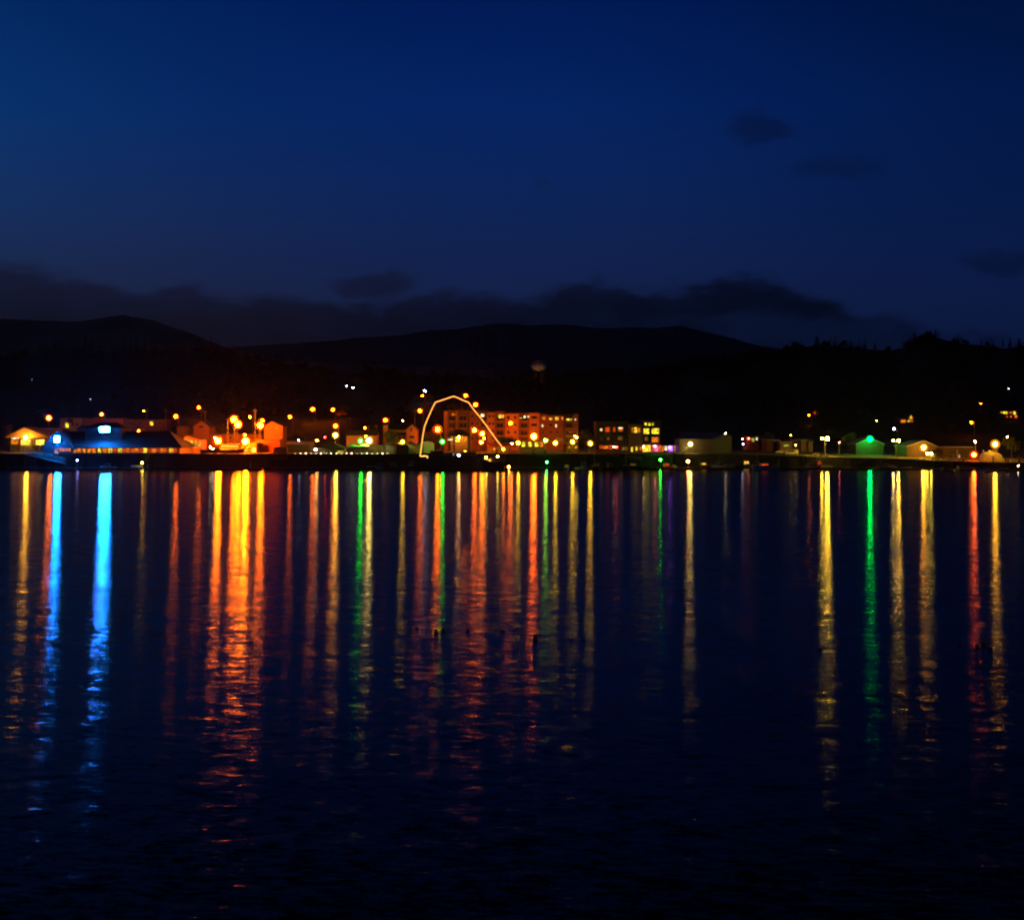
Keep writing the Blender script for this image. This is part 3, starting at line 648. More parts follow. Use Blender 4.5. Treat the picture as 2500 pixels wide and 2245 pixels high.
def apartments():
    Yb = 680.0
    root = thing('apartment_block', 'long four-storey apartment block lit orange behind the string of lights', 'apartment block', (X(1248, Yb), Yb + 9, ZP))
    bays = [  # x0, x1, roof row, setback, material, kind
        (1084, 1093, 1004, 0, 'cream', 'w'), (1093, 1113, 1002, 3.0, 'tan', 'b'), (1113, 1117, 1003, 0.6, 'cream', 'w'), (1117, 1144, 1003, 2.4, 'brown', 'b'),
        (1144, 1171, 1004, .8, 'tan', 'w'), (1171, 1189, 1004, 2.8, 'tan', 'b'), (1189, 1208, 1007, 0, 'cream', 'w'), (1208, 1233, 1005, 3.0, 'tan', 'b'),
        (1233, 1267, 1010, .7, 'cream', 'w'), (1267, 1292, 1010, 3.0, 'tan', 'b'), (1292, 1317, 1009, 0, 'cream', 'w'), (1317, 1334, 1012, 1.6, 'tan', 'w'),
        (1334, 1377, 1015, .9, 'tan', 'w'), (1377, 1401, 1015, 2.8, 'brown', 'b'), (1401, 1412, 1012, .6, 'tan', 'w')]
    for i, (x0, x1, yr, sb, m, k) in enumerate(bays):
        Y = Yb + sb; zt = Z(yr, Yb)
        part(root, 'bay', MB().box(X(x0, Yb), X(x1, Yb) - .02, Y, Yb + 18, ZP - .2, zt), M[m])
        rz = part(root, 'roof', MB().box(X(x0, Yb) - .2, X(x1, Yb) + .18, Y - .7, Yb + 18.3, zt + .01 + i * .004, zt + .45 + i * .004), M['dark'])
        if k == 'b':
            for r_, yy in enumerate((1027, 1045, 1063, 1081)):
                xa, xb = X(x0, Yb) + .15, X(x1, Yb) - .17; zb = Z(yy, Yb)
                bl = part(root, 'balcony', MB().box(xa, xb, Yb - .9, Y - .01, zb - .3, zb), M['cream'])
                rl = MB().box(xa, xb, Yb - .9, Yb - .8, zb + 1.0, zb + 1.12); n = max(3, int((xb - xa) / .55))
                for j in range(n + 1): x = xa + (xb - xa - .08) * j / n; rl.box(x, x + .08, Yb - .88, Yb - .82, zb + .01, zb + 1.0)
                part(bl, 'railing', rl, M['dark'])
                w = x1 - x0; win(root, x0 + w * .2, yy - 12, x0 + w * .8, yy - 1, Y, 'dk', 'balcony_door', 1)
    def ww(x0, y0, x1, y1, sb, k): win(root, x0, y0, x1, y1, Yb + sb, k)
    rowsy = (1012.5, 1030.5, 1048.5, 1066.5)
    for r_, yy in enumerate(rowsy):
        for (x, w, sb) in ((1150, 6, .8), (1163, 6, .8), (1193, 5, 0), (1202, 4, 0), (1238, 6, .7), (1255, 5, .7), (1297, 14, 0), (1323, 5, 1.6), (1341, 7, .9), (1357, 7, .9), (1371, 3, .9), (1404, 4, .6)):
            if r_ == 0 and x >= 1323: continue
            if r_ == 1 and x in (1323, 1357): continue
            ww(x, yy + (x > 1230) * 3, x + w, yy + 6.5 + (x > 1230) * 3, sb, 'dk')
    for a in ((1324, 1017, 1331, 1024, 1.6, 'wo'), (1341, 1020, 1348.5, 1024.5, .9, 'wy'), (1356, 1018, 1364, 1025, .9, 'wy'), (1370.5, 1018, 1375, 1025, .9, 'wo'), (1403, 1022, 1406.5, 1026, .6, 'ww'),
              (1322.5, 1035, 1326, 1042, 1.6, 'ww'), (1356, 1036, 1359, 1043, .9, 'ww')): ww(*a)
    for a in ((1174, 1010, 1182, 1017, 2.8, 'ww'), (1268, 1019, 1275, 1022, 3.0, 'wy'), (1279, 1015, 1283, 1020, 3.0, 'ww'), (1288, 1015, 1291, 1019, 3.0, 'ww'), (1104, 1009, 1111, 1015, 3.0, 'wo'), (1216, 1012, 1224, 1020, 3.0, 'wy'), (1226, 1012, 1230, 1020, 3.0, 'wy'), (1383, 1022, 1396, 1026, 2.8, 'wy')):
        p = at(a[0], a[3], Yb + a[4] - .2); q_ = at(a[2], a[1], Yb + a[4] - .2)
        part(root, 'lit_window', MB().box(p.x, q_.x, p.y, p.y + .1, p.z, q_.z), PANE[a[5]])
    part(root, 'canopy', MB().box(X(1196, Yb), X(1226, Yb), Yb - 3, Yb - .95, Z(1082, Yb), Z(1081, Yb)), M['cream'])
    for x in (1390,): p = at(x, 1057, Yb - .2); part(root, 'sign_board', MB().box(p.x, p.x + 1.6, Yb + 2.3, Yb + 2.5, p.z, p.z + .9), M['cream'])
apartments()

def gazebo_hall():
    Y = 628.0; root = thing('pavilion', 'dark hip-roofed open pavilion in front of the apartment block', 'pavilion', (X(1122, Y), Y, ZP))
    xa, xb = X(1094, Y), X(1150, Y); ze = Z(1062, Y)
    part(root, 'roof', MB().add([(xa, Y - 4, ze), (xb, Y - 4, ze), (xb, Y + 5, ze), (xa, Y + 5, ze), (xa + 4, Y, Z(1048, Y)), (xb - 4, Y, Z(1048, Y))], [(3, 2, 1, 0), (0, 1, 5, 4), (1, 2, 5), (2, 3, 4, 5), (3, 0, 4)]), M['roofdark'])
    part(root, 'beam', MB().box(xa + .3, xb - .3, Y - 3.4, Y - 3.1, ze - .5, ze - .02), M['timber'])
    for x in (1097, 1108, 1143, 1148): part(root, 'post', MB().tube([(X(x, Y), Y - 3, ZP), (X(x, Y), Y - 3, ze - .5)], .2), M['timber'])
    part(root, 'back_wall', MB().box(xa + 1, xb - 1, Y + 4, Y + 4.3, ZP, ze - .1), M['cream'])
    for a in ((1093.5, 1071, 1106, 1075, 'ww'), (1112, 1068, 1122, 1078, 'wy'), (1128, 1068, 1140, 1076, 'wo')): win(root, *a[:4], Y + 4, a[4], 'bright_opening')
gazebo_hall()
def domed():
    c = at(1043, 1086, 622); m = MB(); n = 10
    m.prism([(c.x + 3.0 * math.cos(math.pi * i / n), c.z + 1.6 * math.sin(math.pi * i / n)) for i in range(n + 1)], 620, 626)
    root = thing('tent', 'small round-topped orange tent left of the green lamp by the rigged vessel', 'tent', (c.x, 623, ZP))
    part(root, 'canopy', m, M['cloth']); part(root, 'wall', MB().box(c.x - 2.9, c.x + 2.9, 620.1, 625.9, ZP, c.z - .01), M['cloth'])
domed()
house('kiosk', 'low red-lit kiosk below the right end of the string of lights', 'kiosk', 1192, 1242, 1089, 618, 6, ('ridge', 1084), 'cream', 'red', wins=[(1204, 1093, 1210, 1099, 'wo'), (1224, 1093, 1230, 1099, 'wo')])
house('cafe', 'bright yellow-lit terrace cafe under the brightest lamp of the apartment block', 'cafe', 1270, 1330, 1076, 640, 8, ('flat',), 'yellow', 'red', wins=[(1274, 1079, 1282, 1090, 'wy'), (1290, 1079, 1298, 1090, 'wy'), (1306, 1079, 1314, 1090, 'wy'), (1318, 1079, 1326, 1090, 'wo')])
house('kiosk', 'tiny kiosk glowing orange behind the third yellow globe lamp', 'kiosk', 1383, 1412, 1088, 622, 5, ('gable', 1398, 1079), 'tan', 'roofdark', wins=[(1388, 1089, 1392, 1094, 'wo'), (1404, 1089, 1409, 1094, 'wo')])

def hotel():
    Y = 640.0
    root = thing('hotel', 'dark waterfront hotel with scattered orange windows and a glowing ground floor', 'hotel', (X(1538, Y), Y + 8, ZP))
    for x0, x1, yt, sb in ((1455, 1534, 1031, 0), (1534, 1568, 1037, -1.5), (1568, 1614, 1028, .5)):
        part(root, 'wall', MB().box(X(x0, Y), X(x1, Y) - .02, Y + sb, Y + 16, ZP - .2, Z(yt, Y)), M['brown' if x0 == 1534 else 'hotelwall'])
        part(root, 'roof', MB().box(X(x0, Y) - .3, X(x1, Y) + .26, Y + sb - .6, Y + 16.3, Z(yt, Y) + .01 + x0 * .00001, Z(yt, Y) + .4), M['dark'])
    part(root, 'low_wing', MB().box(X(1614, Y), X(1660, Y), Y + .6, Y + 12, ZP - .2, Z(1086, Y)), M['dark'])
    A = [(1465.5, 1046, 1470, 1051.5, 'ww'), (1478, 1043, 1489, 1054, 'wr'), (1497, 1043, 1502, 1053, 'wr'), (1509.5, 1043, 1520, 1046.5, 'ww'), (1509.5, 1048, 1520, 1052, 'wr'),
         (1465.5, 1068, 1470, 1073, 'dk'), (1483, 1068, 1487, 1073, 'wd'), (1509, 1065, 1519, 1073, 'wd'), (1478, 1060, 1489, 1064, 'dk'),
         (1464, 1087, 1471, 1094, 'wr'), (1473, 1088, 1484, 1095, 'wo'), (1486, 1087, 1494, 1096, 'wr'), (1519, 1091, 1524, 1099, 'wd'), (1526, 1091, 1531, 1099, 'wd')]
    for a in A: win(root, *a[:4], Y, a[4])
    B_ = [(1542.5, 1044, 1546.5, 1055, 'wo'), (1548.5, 1043, 1556, 1056, 'wy'), (1558.5, 1044, 1563, 1055, 'wo'), (1541, 1091, 1545, 1102, 'wy'), (1552, 1090, 1556, 1100, 'wy'), (1562, 1091, 1565, 1099, 'wo')]
    for a in B_: win(root, *a[:4], Y - 1.5, a[4])
    C_ = [(1573.5, 1032, 1578.5, 1038.5, 'wy'), (1582.5, 1032, 1587.5, 1038.5, 'wy'), (1591, 1032, 1596, 1037.5, 'wy'), (1571.5, 1046, 1584.5, 1058.5, 'wy', 'window', 1), (1591.5, 1045.5, 1608.5, 1058.5, 'wy', 'window', 2),
          (1574.5, 1067, 1581.5, 1075, 'wd'), (1592, 1067, 1607, 1079, 'wo', 'window', 2), (1569.5, 1086, 1588.5, 1102, 'wy', 'window', 2), (1592, 1086, 1607, 1102, 'pk', 'window', 1), (1610, 1087, 1613.5, 1102, 'wo')]
    for a in C_: win(root, *a[:4], Y + .5, *a[4:])
    for a in [(1616, 1088, 1619.5, 1102, 'wo'), (1622, 1089, 1628, 1099, 'ww'), (1630, 1088, 1642, 1101, 'vi'), (1645.5, 1088, 1655.5, 1102, 'wo', 'window', 1)]: win(root, *a[:4], Y + .6, *a[4:])
hotel()
def storage():
    Y = 622.0; root = thing('storage_hall', 'large storage hall with a pale lit front and dark sloping roof', 'warehouse', (X(1730, Y), Y + 12, 5))
    xa, xb, xc = X(1660, Y), X(1737, Y), X(1802, Y)
    part(root, 'front_wall', MB().box(xa, xb, Y, Y + 22, 4, Z(1071, Y)), M['hallwall'])
    part(root, 'side_wall', MB().add([(xb + .02, Y, 3.6), (xc, Y + 18, 3.6), (xc, Y + 18, Z(1066, Y + 18)), (xb + .02, Y, Z(1073, Y)), (xb + .02, Y + 22, 3.6), (xb + .02, Y + 22, Z(1066, Y + 18))], [(0, 1, 2, 3), (1, 4, 5, 2), (0, 3, 5, 4), (3, 2, 5)]), M['grey'])
    part(root, 'roof', MB().add([(xa - .5, Y - .6, Z(1071, Y) + .02), (xb + .3, Y - .6, Z(1073, Y) + .1), (xc + .4, Y + 17.5, Z(1066, Y + 18) + .1), (X(1772, Y + 18), Y + 18, Z(1056.5, Y + 18)), (X(1660, Y + 18), Y + 18, Z(1054, Y + 18))], [(0, 1, 2, 3, 4)]), M['metalroof'])
    for a in [(1664, 1092, 1670, 1098, 'dk'), (1674, 1092, 1680, 1098, 'wd'), (1650, 1069, 1655, 1080, 'dk')][:2]: win(root, *a[:4], Y, a[4])
    part(root, 'door', MB().box(X(1708, Y), X(1722, Y), Y - .1, Y - .01, 4.5, Z(1082, Y)), M['hallwall'])
storage()
# right shore
house('warehouse', 'long low olive-lit warehouse left of the dim tall lamp', 'warehouse', 1871, 1903, 1074, 668, 12, ('ridge', 1072), 'tan', 'metalroof')
house('warehouse', 'low warehouse behind the dim tall lamp and the parked van', 'warehouse', 1930, 1956, 1075, 672, 12, ('ridge', 1073.5), 'tan', 'metalroof')
house('shed', 'small green-tinted shed right of the low warehouses', 'shed', 1956, 1969, 1074, 668, 9, ('ridge', 1072), 'cream', 'metalroof')
house('shed', 'small dark green shed left of the warm-white twin lamp', 'shed', 1974, 1984, 1079, 666, 8, ('ridge', 1074), 'cream', 'metalroof')
house('cottage', 'tiny cottage with a red-glowing lamp between storage hall and warehouses', 'cottage', 1822, 1852, 1066, 690, 8, ('ridge', 1062), 'cream', 'roofdark', wins=[(1845.5, 1068, 1849, 1074, 'ww'), (1834, 1070, 1841, 1078, 'lg')])
house('office', 'low dim office with a pale door on the right shore', 'office', 1905, 1928, 1079, 660, 7, ('flat',), 'cream', 'metalroof', wins=[(1914, 1085, 1926, 1090, 'lg')])
house('barn', 'gabled metal barn glowing green under its apex lamp', 'barn', 2090, 2157, 1084, 640, 16, ('gable', 2124, 1069), 'barnwall', 'metalroof', door=(2108, 1086, 2140, 1108, 'barnwall'))
def bighall():
    Y = 618.0
    house('hall', 'broad gabled metal hall with a warm white lamp on its front', 'hall', 2215, 2285, 1089, Y, 20, ('gable', 2255, 1077), 'hallwall', 'metalroof')
    house('shed', 'long flat shed with a pale yellow-lit wall right of the gabled hall', 'shed', 2286, 2376, 1092, Y + 3, 14, ('flat',), 'hallwall', 'metalroof', wins=[(2340.5, 1109, 2343, 1117, 'ww')])
bighall()
def hut():
    Y = 600.0; root = thing('gazebo', 'small dark-roofed open hut with two white lamps on the right shore', 'gazebo', (X(2283, Y), Y, ground(2283, Y)))
    xa, xb = X(2266, Y), X(2301, Y); ze = Z(1106, Y); zb = ground(2283, Y) - .2
    part(root, 'roof', MB().add([(xa, Y - 2.5, ze), (xb, Y - 2.5, ze), (xb, Y + 2.5, ze), (xa, Y + 2.5, ze), (X(2276, Y), Y, Z(1098, Y)), (X(2290, Y), Y, Z(1098, Y))], [(3, 2, 1, 0), (0, 1, 5, 4), (1, 2, 5), (2, 3, 4, 5), (3, 0, 4)]), M['roofdark'])
    for x in (2268, 2279, 2288, 2298): part(root, 'post', MB().box(X(x, Y) - .12, X(x, Y) + .12, Y - 2, Y - 1.8, zb, ze), M['timber'])
    part(root, 'panel', MB().box(X(2267, Y), X(2277, Y), Y - 1.7, Y - 1.6, Z(1116, Y), Z(1110, Y)), M['white'])
    part(root, 'bench', MB().box(X(2280, Y), X(2296, Y), Y, Y + .6, zb, zb + .7), M['timber'])
hut()
def tank():
    Y = 606.0; c = at(2419, 1120, Y); root = thing('domed_tank', 'pale low domed tank with small fittings on top, floodlit yellow', 'tank', c)
    W_ = X(2441, Y) - X(2394, Y); n = 16; m = MB()
    pts = [(c.x + W_ / 2 * math.cos(math.pi * i / n), c.z + (Z(1103, Y) - c.z) * math.sin(math.pi * i / n) ** .75) for i in range(n + 1)]
    m.prism(pts, Y - 2.6, Y + 2.6); part(root, 'dome', m, M['white'])
    part(root, 'skirt', MB().box(c.x - W_ / 2 - 1, c.x + W_ / 2 + 2, Y - 3, Y + 3, ground(2419, Y) - .5, c.z - .01), M['yellow'])
    for x in (2401, 2414, 2418, 2423, 2433): q_ = at(x, 1105, Y); part(root, 'fitting', MB().tube([(q_.x, Y, q_.z - 1), (q_.x, Y, q_.z + 1.1), (q_.x + .3, Y, q_.z + 1.1)], .12, 6), M['white'])
tank()
def hillhouse(name, label, x0, x1, yt, yb, wins, apex, depth=8, wall='brown'):
    Y = ysolve((x0 + x1) / 2, yb, 0)
    return house(name, label, 'house', x0, x1, yt, Y, depth, apex, wall, 'roofdark', wins=wins)
hillhouse('house', 'hillside house with a single square orange window on the right', 2196, 2213, 1020, 1036, [(2200, 1025, 2210.5, 1033, 'wo')], ('ridge', 1015))
hillhouse('house', 'hillside house with a tall pointed glowing window', 2213, 2232, 1016, 1032, [(2219.5, 1018, 2221.5, 1024, 'wo'), (2223, 1014.5, 2225, 1024, 'wy'), (2226, 1018, 2228, 1024, 'wo'), (2215.5, 1026, 2221, 1029.5, 'wy'), (2223, 1026, 2228, 1029, 'wr')], ('gable', 2224, 1008))
hillhouse('house', 'hillside house with a long lit strip of windows at far right', 2438, 2487, 1001, 1022, [(2443, 1005, 2448, 1007.5, 'wy'), (2449.5, 1004.5, 2453, 1010, 'wy'), (2454, 1004.5, 2459, 1010, 'wy'), (2464, 1005, 2471, 1009, 'wr'), (2474, 1004, 2479.5, 1011, 'wy'), (2477, 1013, 2483, 1020, 'wo'), (2457, 1015, 2460, 1019, 'wr'), (2466, 1015, 2470, 1019, 'wo')], ('ridge', 996))
hillhouse('house', 'small hillside house beside the lone orange lamp on the right', 1986, 2000, 1003, 1014, [(1987, 1005, 1991, 1010, 'wr')], ('gable', 1993, 999), wall='tan')
hillhouse('house', 'dim house on the slope above the church-like house', 1048, 1076, 1052, 1062, [(1060, 1054, 1064, 1058, 'dk')], ('ridge', 1046), wall='cream')
hillhouse('house', 'reddish house below the pair of orange lamps on the slope', 820, 846, 1008, 1020, [(826, 1010, 830, 1014, 'wr')], ('gable', 833, 1002), wall='tan')

# water tower on the hill, lit from below
def tower():
    Y = ysolve(1315, 925, 4); c = at(1315, 893, Y); r = 19 * Y / F
    root = thing('water_tank', 'round water tank on the hill dimly lit orange from below', 'water tank', (c.x, Y, ground(1315, Y)))
    zt, zb = Z(879, Y), Z(906, Y)
    m = MB(); m.ball((c.x, Y, (zt + zb) / 2), r, 28, 16, 1, 1, (zt - zb) / 2 / r)
    m.tube([(c.x, Y, zt - .4), (c.x, Y, zt + .5)], [r * .16, r * .1], 12); smooth(part(root, 'tank', m, M['rust']))
    for i in range(6):
        t = i * math.pi / 3; part(root, 'leg', MB().tube([(c.x + r * .6 * math.cos(t), Y + r * .6 * math.sin(t), ground(1315, Y) - 1), (c.x + r * .6 * math.cos(t), Y + r * .6 * math.sin(t), zb + 2.2)], .3), M['timber'])
    f = thing('ground_floodlight', 'hidden floodlight at the foot of the round water tank', 'floodlight', (c.x - 1.5, Y - 13, ground(1315, Y - 13)))
    part(f, 'housing', MB().box(c.x - 2, c.x - 1, Y - 13.4, Y - 12.8, ground(1315, Y - 13) - .2, ground(1315, Y - 13) + .6), M['black'])
    l = bpy.data.lights.new('flood_beam', 'SPOT'); l.energy = 2200; l.color = (1, .45, .14); l.spot_size = R(75); l.shadow_soft_size = .3
    lo = bpy.data.objects.new('flood_beam', l); COL.objects.link(lo); lo.parent = f; lo.location = (0, 0, 1.1)
    d = Vector((c.x, Y, zb + 1.5)) - (Vector(f.location) + Vector((0, 0, 1.1))); lo.rotation_euler = d.to_track_quat('-Z', 'Y').to_euler()
tower()
# ================================================================ lamps (px, py, colour, intensity, label, kind, Y, pole height, radius, side)
LP = [
 (63, 1068, (1, .42, .02), 520, 'warm lamp under the peak of the far left pavilion gable', 'wall', 637.6, 8),
 (119, 1020, OY, 300, 'tall orange street lamp with a lit pole between the pavilion and the restaurant gable', 'post', 642, 8),
 (248, 1011, OY, 110, 'orange street lamp rising behind the stepped parapet', 'street', 712, 8),
 (351, 1003, OY, 22, 'small faint warm lamp above the long dim brown building', 'street', 714, 8),
 (338.5, 1051.5, OY, 45, 'small orange lamp at the restaurant roof edge, right of the blue signs', 'wall', 633, 8),
 (429, 1016.5, O, 240, 'orange street lamp left of the orange-lit barn', 'street', 723, 8),
 (485, 995, O, 170, 'orange street lamp high above the orange-lit barn', 'street', 800, 8),
 (449, 1075, OY, 70, 'lamp under the wide gable of the bungalow', 'wall', 629, 8),
 (525, 1068.5, Wt, 30, 'tiny white lamp just up and left of an orange lamp by the diner', 'post', 632, 8),
 (532, 1076, O, 2600, 'bright orange street lamp above the left end of the diner', 'street', 616, 8),
 (571, 1024, O, 1700, 'upper of two tall orange lamps close together above the diner', 'street', 652, 8),
 (581, 1036, O, 2000, 'lower of two tall orange lamps close together above the diner', 'street', 640, 8),
 (610, 1018, OY, 60, 'small pale orange lamp left of the tall lit pole', 'street', 700, 8),
 (598, 1062, OY, 60, 'small yellow lamp directly above the brightest orange lamp', 'post', 630, 8),
 (599, 1077, O, 5600, 'brightest orange street lamp, right of the diner', 'street', 612, 8),
 (640.5, 1027, O, 190, 'upper orange lamp beside the large orange-lit house', 'street', 662, 8),
 (635.5, 1038.5, O, 1500, 'lower orange lamp beside the large orange-lit house', 'post', 646, 8),
 (707.5, 1017.5, O, 170, 'orange street lamp up the slope right of the large orange-lit house', 'street', None, 8),
 (763, 999, O, 330, 'large orange street lamp with a slanting arm on the slope', 'street', None, 8),
 (812.5, 1000, O, 200, 'orange lamp lighting a bush to its right on the slope', 'street', None, 8),
 (819, 1039.5, O, 230, 'big orange street lamp above the white lamp over the dark bistro', 'street', 670, 8),
 (819, 1062, YW, 260, 'white lamp on a post above the dark bistro', 'post', 632, 8),
 (774, 1075, (1, .38, .02), 40, 'flared yellow lamp left of the white lamp over the bistro', 'wall', 630, 8),
 (770.5, 1096.5, Wt, 25, 'white lamp on the left front of the dark bistro', 'wall', 611, 8),
 (793, 1067, RD, 14, 'tiny red light left of the big orange lamp', 'wall', 640, 8),
 (729, 1074.5, V, 9, 'faint white light left of the dark bistro', 'post', 645, 8),
 (846, 941.5, V, 8, 'smaller of two white lights high on the dark hillside', 'post', None, 6),
 (861.5, 946.5, V, 26, 'larger of two white lights high on the dark hillside', 'post', None, 6),
 (880, 1076.5, G, 170, 'green lamp over the tents left of the church-like house', 'post', 608, 8),
 (901, 1075.5, PW, 420, 'very bright pinkish-white lamp beside the left green lamp', 'post', 609, 8),
 (891, 1044, OY, 40, 'small warm lamp above the olive-roofed house', 'street', 690, 8),
 (892.5, 1065, Y_, 18, 'tiny yellow lamp just above the pinkish-white lamp', 'wall', 646, 8),
 (941, 1026, O, 260, 'orange street lamp over the tower of the church-like house', 'street', 690, 8),
 (983, 1027, Wt, 8, 'tiny white light right of the church-like tower', 'post', 700, 8),
 (983, 1078, Y_, 110, 'yellow-green globe lamp in front of the church-like house', 'post', 608, 8),
 (1025, 1002.5, O, 230, 'red-orange lamp left of the string of lights, beside a thin lit pole', 'street', 730, 8),
 (1037, 954, V, 70, 'violet-white lamp above the yellow-lit tree', 'street', None, 10),
 (1031, 966, O, 90, 'small orange lamp in the top of the yellow-lit tree', 'street', None, 9),
 (1068, 1048, O, 800, 'large orange lamp under the left side of the string of lights', 'street', 650, 8),
 (1137, 965.5, O, 330, 'orange lamp above the top of the string of lights', 'street', None, 9),
 (1161, 987.5, O, 290, 'orange lamp just right of the string of lights, above the roof', 'street', 760, 12),
 (1080, 1078, G, 150, 'green lamp inside the string of lights over the rigged vessel', 'post', 606, 8),
 (1120, 1067, (1, .40, .03), 90, 'warm lamp inside the dark-roofed open pavilion', 'wall', 629, 8),
 (1158.5, 1050, (1, .14, .004), 330, 'upper yellow-orange lamp right of the dark open pavilion', 'street', 640, 8),
 (1177.5, 1058.5, (1, .14, .004), 380, 'brighter yellow-orange lamp right of the dark open pavilion', 'street', 636, 8),
 (1175, 1079.5, (1, .18, .006), 160, 'lowest yellow-orange lamp right of the dark open pavilion', 'post', 615, 8),
 (1182, 1070, OY, 60, 'small orange lamp between two larger yellow-orange lamps', 'wall', 625, 8),
 (1246.5, 1033, O, 230, 'orange lamp in front of the upper floors of the apartment block', 'street', 668, 8),
 (1265, 1081, Y_, 110, 'first yellow globe lamp on the picket-railed pier', 'post', 604, 8),
 (1303, 1065, (1, .12, .003), 1250, 'brightest yellow-orange lamp, low on the apartment block front', 'street', 655, 8),
 (1332, 1075, (.45, .85, .03), 100, 'yellow-green lamp right of the brightest apartment lamp', 'post', 606, 8),
 (1356, 1081, Y_, 150, 'second yellow globe lamp on the picket-railed pier', 'post', 604, 8),
 (1398, 1078.5, Y_, 140, 'third yellow globe lamp on the picket-railed pier', 'post', 604, 8),
 (1441, 1082, Y_, 170, 'yellow globe lamp at the right end of the picket railing', 'post', 604, 8),
 (1229, 1096, OY, 90, 'orange lamp at the right foot of the string of lights', 'post', 604, 8),
 (1250, 1083, Wt, 9, 'tiny white light left of the first yellow globe lamp', 'wall', 618, 8),
 (1404, 1064.5, YW, 16, 'smaller of two pale lights on the dark right end of the apartments', 'wall', 678, 8),
 (1408.5, 1068, YW, 30, 'larger of two pale lights on the dark right end of the apartments', 'wall', 678, 8),
 (1499, 1090, Wt, 6, 'white light beside the red glow at the hotel corner', 'wall', 638, 8),
 (1505.5, 1091, RD, 20, 'red glowing light at the hotel ground floor', 'wall', 638, 8),
 (1571, 1091, PW, 12, 'white light on the left of the glowing ground-floor windows', 'wall', 637, 8),
 (1599, 1089, PK, 15, 'pink light over the middle ground-floor windows', 'wall', 637, 8),
 (1635.5, 1092, (.5, .12, 1), 14, 'violet light at the right of the hotel ground floor', 'wall', 637, 8),
 (1685.5, 1084, PW, 170, 'bright white lamp on the pale front of the storage hall', 'wall', 617, 8),
 (1771, 1057.5, Wt, 8, 'small white lamp on the ridge end of the storage hall', 'wall', 639, 8),
 (1812.5, 1071, Wt, 3, 'tiny white light left of the red-lit cottage', 'wall', 688, 8),
 (1814, 1084.5, V, 9, 'tiny bluish light below left of the red-lit cottage', 'post', 660, 8),
 (1828, 1070, (1, .12, .06), 8, 'pinkish-red lamp on the tiny cottage', 'wall', 688, 8),
 (1930.5, 1062, YW, 5, 'tall thin lamp, almost unlit, above the low warehouses', 'post', 625, 8),
 (1942.5, 1086.5, Wt, 3, 'tiny white light right of the almost unlit tall lamp', 'post', 640, 8),
 (2013.5, 1070.5, (1, .60, .03), 230, 'bright warm-white twin-headed lamp on a tall pole left of the green barn', 'twin', 612, 8),
 (1975, 1013.5, O, 25, 'lone orange lamp beside a hillside house on the right', 'street', None, 7),
 (2049, 1080, (1, .12, .12), 12, 'pinkish-red lamp between the twin lamp and the green barn', 'post', 640, 8),
 (2140, 1026.5, YW, 8, 'tiny yellow light on the hillside above the green barn', 'post', None, 5),
 (2124, 1071.5, GC, 330, 'green lamp at the apex of the barn gable', 'wall', 636, 8),
 (2183, 1046.5, V, 22, 'blue-white lamp on the slope right of the green barn', 'street', None, 9),
 (2187.5, 1075, (1, .55, .04), 110, 'warm twin-headed lamp on a tall pole right of the green barn', 'twin', 608, 8),
 (2255, 1092, (1, .40, .025), 420, 'large warm-white lamp in front of the broad gabled hall', 'wall', 612.5, 8),
 (2264, 1106.5, YW, 60, 'left of two small white lamps under the eaves of the dark hut', 'wall', 597, 8),
 (2273.5, 1106.5, YW, 60, 'right of two small white lamps under the eaves of the dark hut', 'wall', 597, 8),
 (2381, 1078, Wt, 20, 'small white lamp on a tall thin pole above the red-orange lamp', 'post', 604, 8),
 (2378, 1110, (1, .085, .003), 420, 'glowing red-orange lamp low beside the fence on the right', 'post', 590, 8),
 (2429.5, 1084, (1, .44, .015), 520, 'bright yellow lamp on a post above the domed tank', 'post', 602, 8),
 (2394, 985, OY, 14, 'small warm light alone on the dark hillside at right', 'post', None, 5),
 (2371.5, 1031, O, 75, 'orange lamp on the slope above the long flat shed', 'street', None, 8),
 (2459, 1066, (1, .35, .12), 20, 'wide pale orange lamp on the slope at far right', 'wall', 690, 8),
 (2463, 949, V, 3, 'faint star-like light high on the right hillside', 'post', None, 5),
 (2486, 1137, Wt, 6, 'tiny white light by the stub piles at the far right edge', 'post', 573, 1),
 (221, 974.5, V, 1.2, 'very faint light in the dark woods above the blue signs', 'post', None, 4),
 (78, 926, V, .8, 'very faint light in the dark woods at upper left', 'post', None, 4),
 (1120.5, 1112, V, 60, 'round violet-white lamp on the deck of the rigged vessel', 'post', 592, 8),
 (1612, 1122, G, 60, 'small green navigation light among the boats below the hotel', 'post', 594, 8),
 (1335, 1128, (.02, .7, .08), 40, 'small green light on the dock left of the small boats', 'post', 594, 8),
 (1680, 1126, (1, .30, .06), 60, 'small warm light on the dock in front of the storage hall', 'post', 589, 8),
 (347, 1129.5, YW, 26, 'white globe lamp on a short post on the floating dock', 'post', 592, 8),
 (513, 1091, Wt, 9, 'left of two tiny white lights beside the diner', 'deck', 603, 8),
 (520, 1095, Wt, 9, 'right of two tiny white lights beside the diner', 'deck', 602, 8),
 (188.5, 1123.5, (.25, .3, 1), 14, 'small blue-white light on the dock at the foot of the gangway', 'post', 592, 8),
 (1136, 1102, YW, 12, 'small pale light on the vessel cabin right of the violet-white lamp', 'post', 593, 8),
]
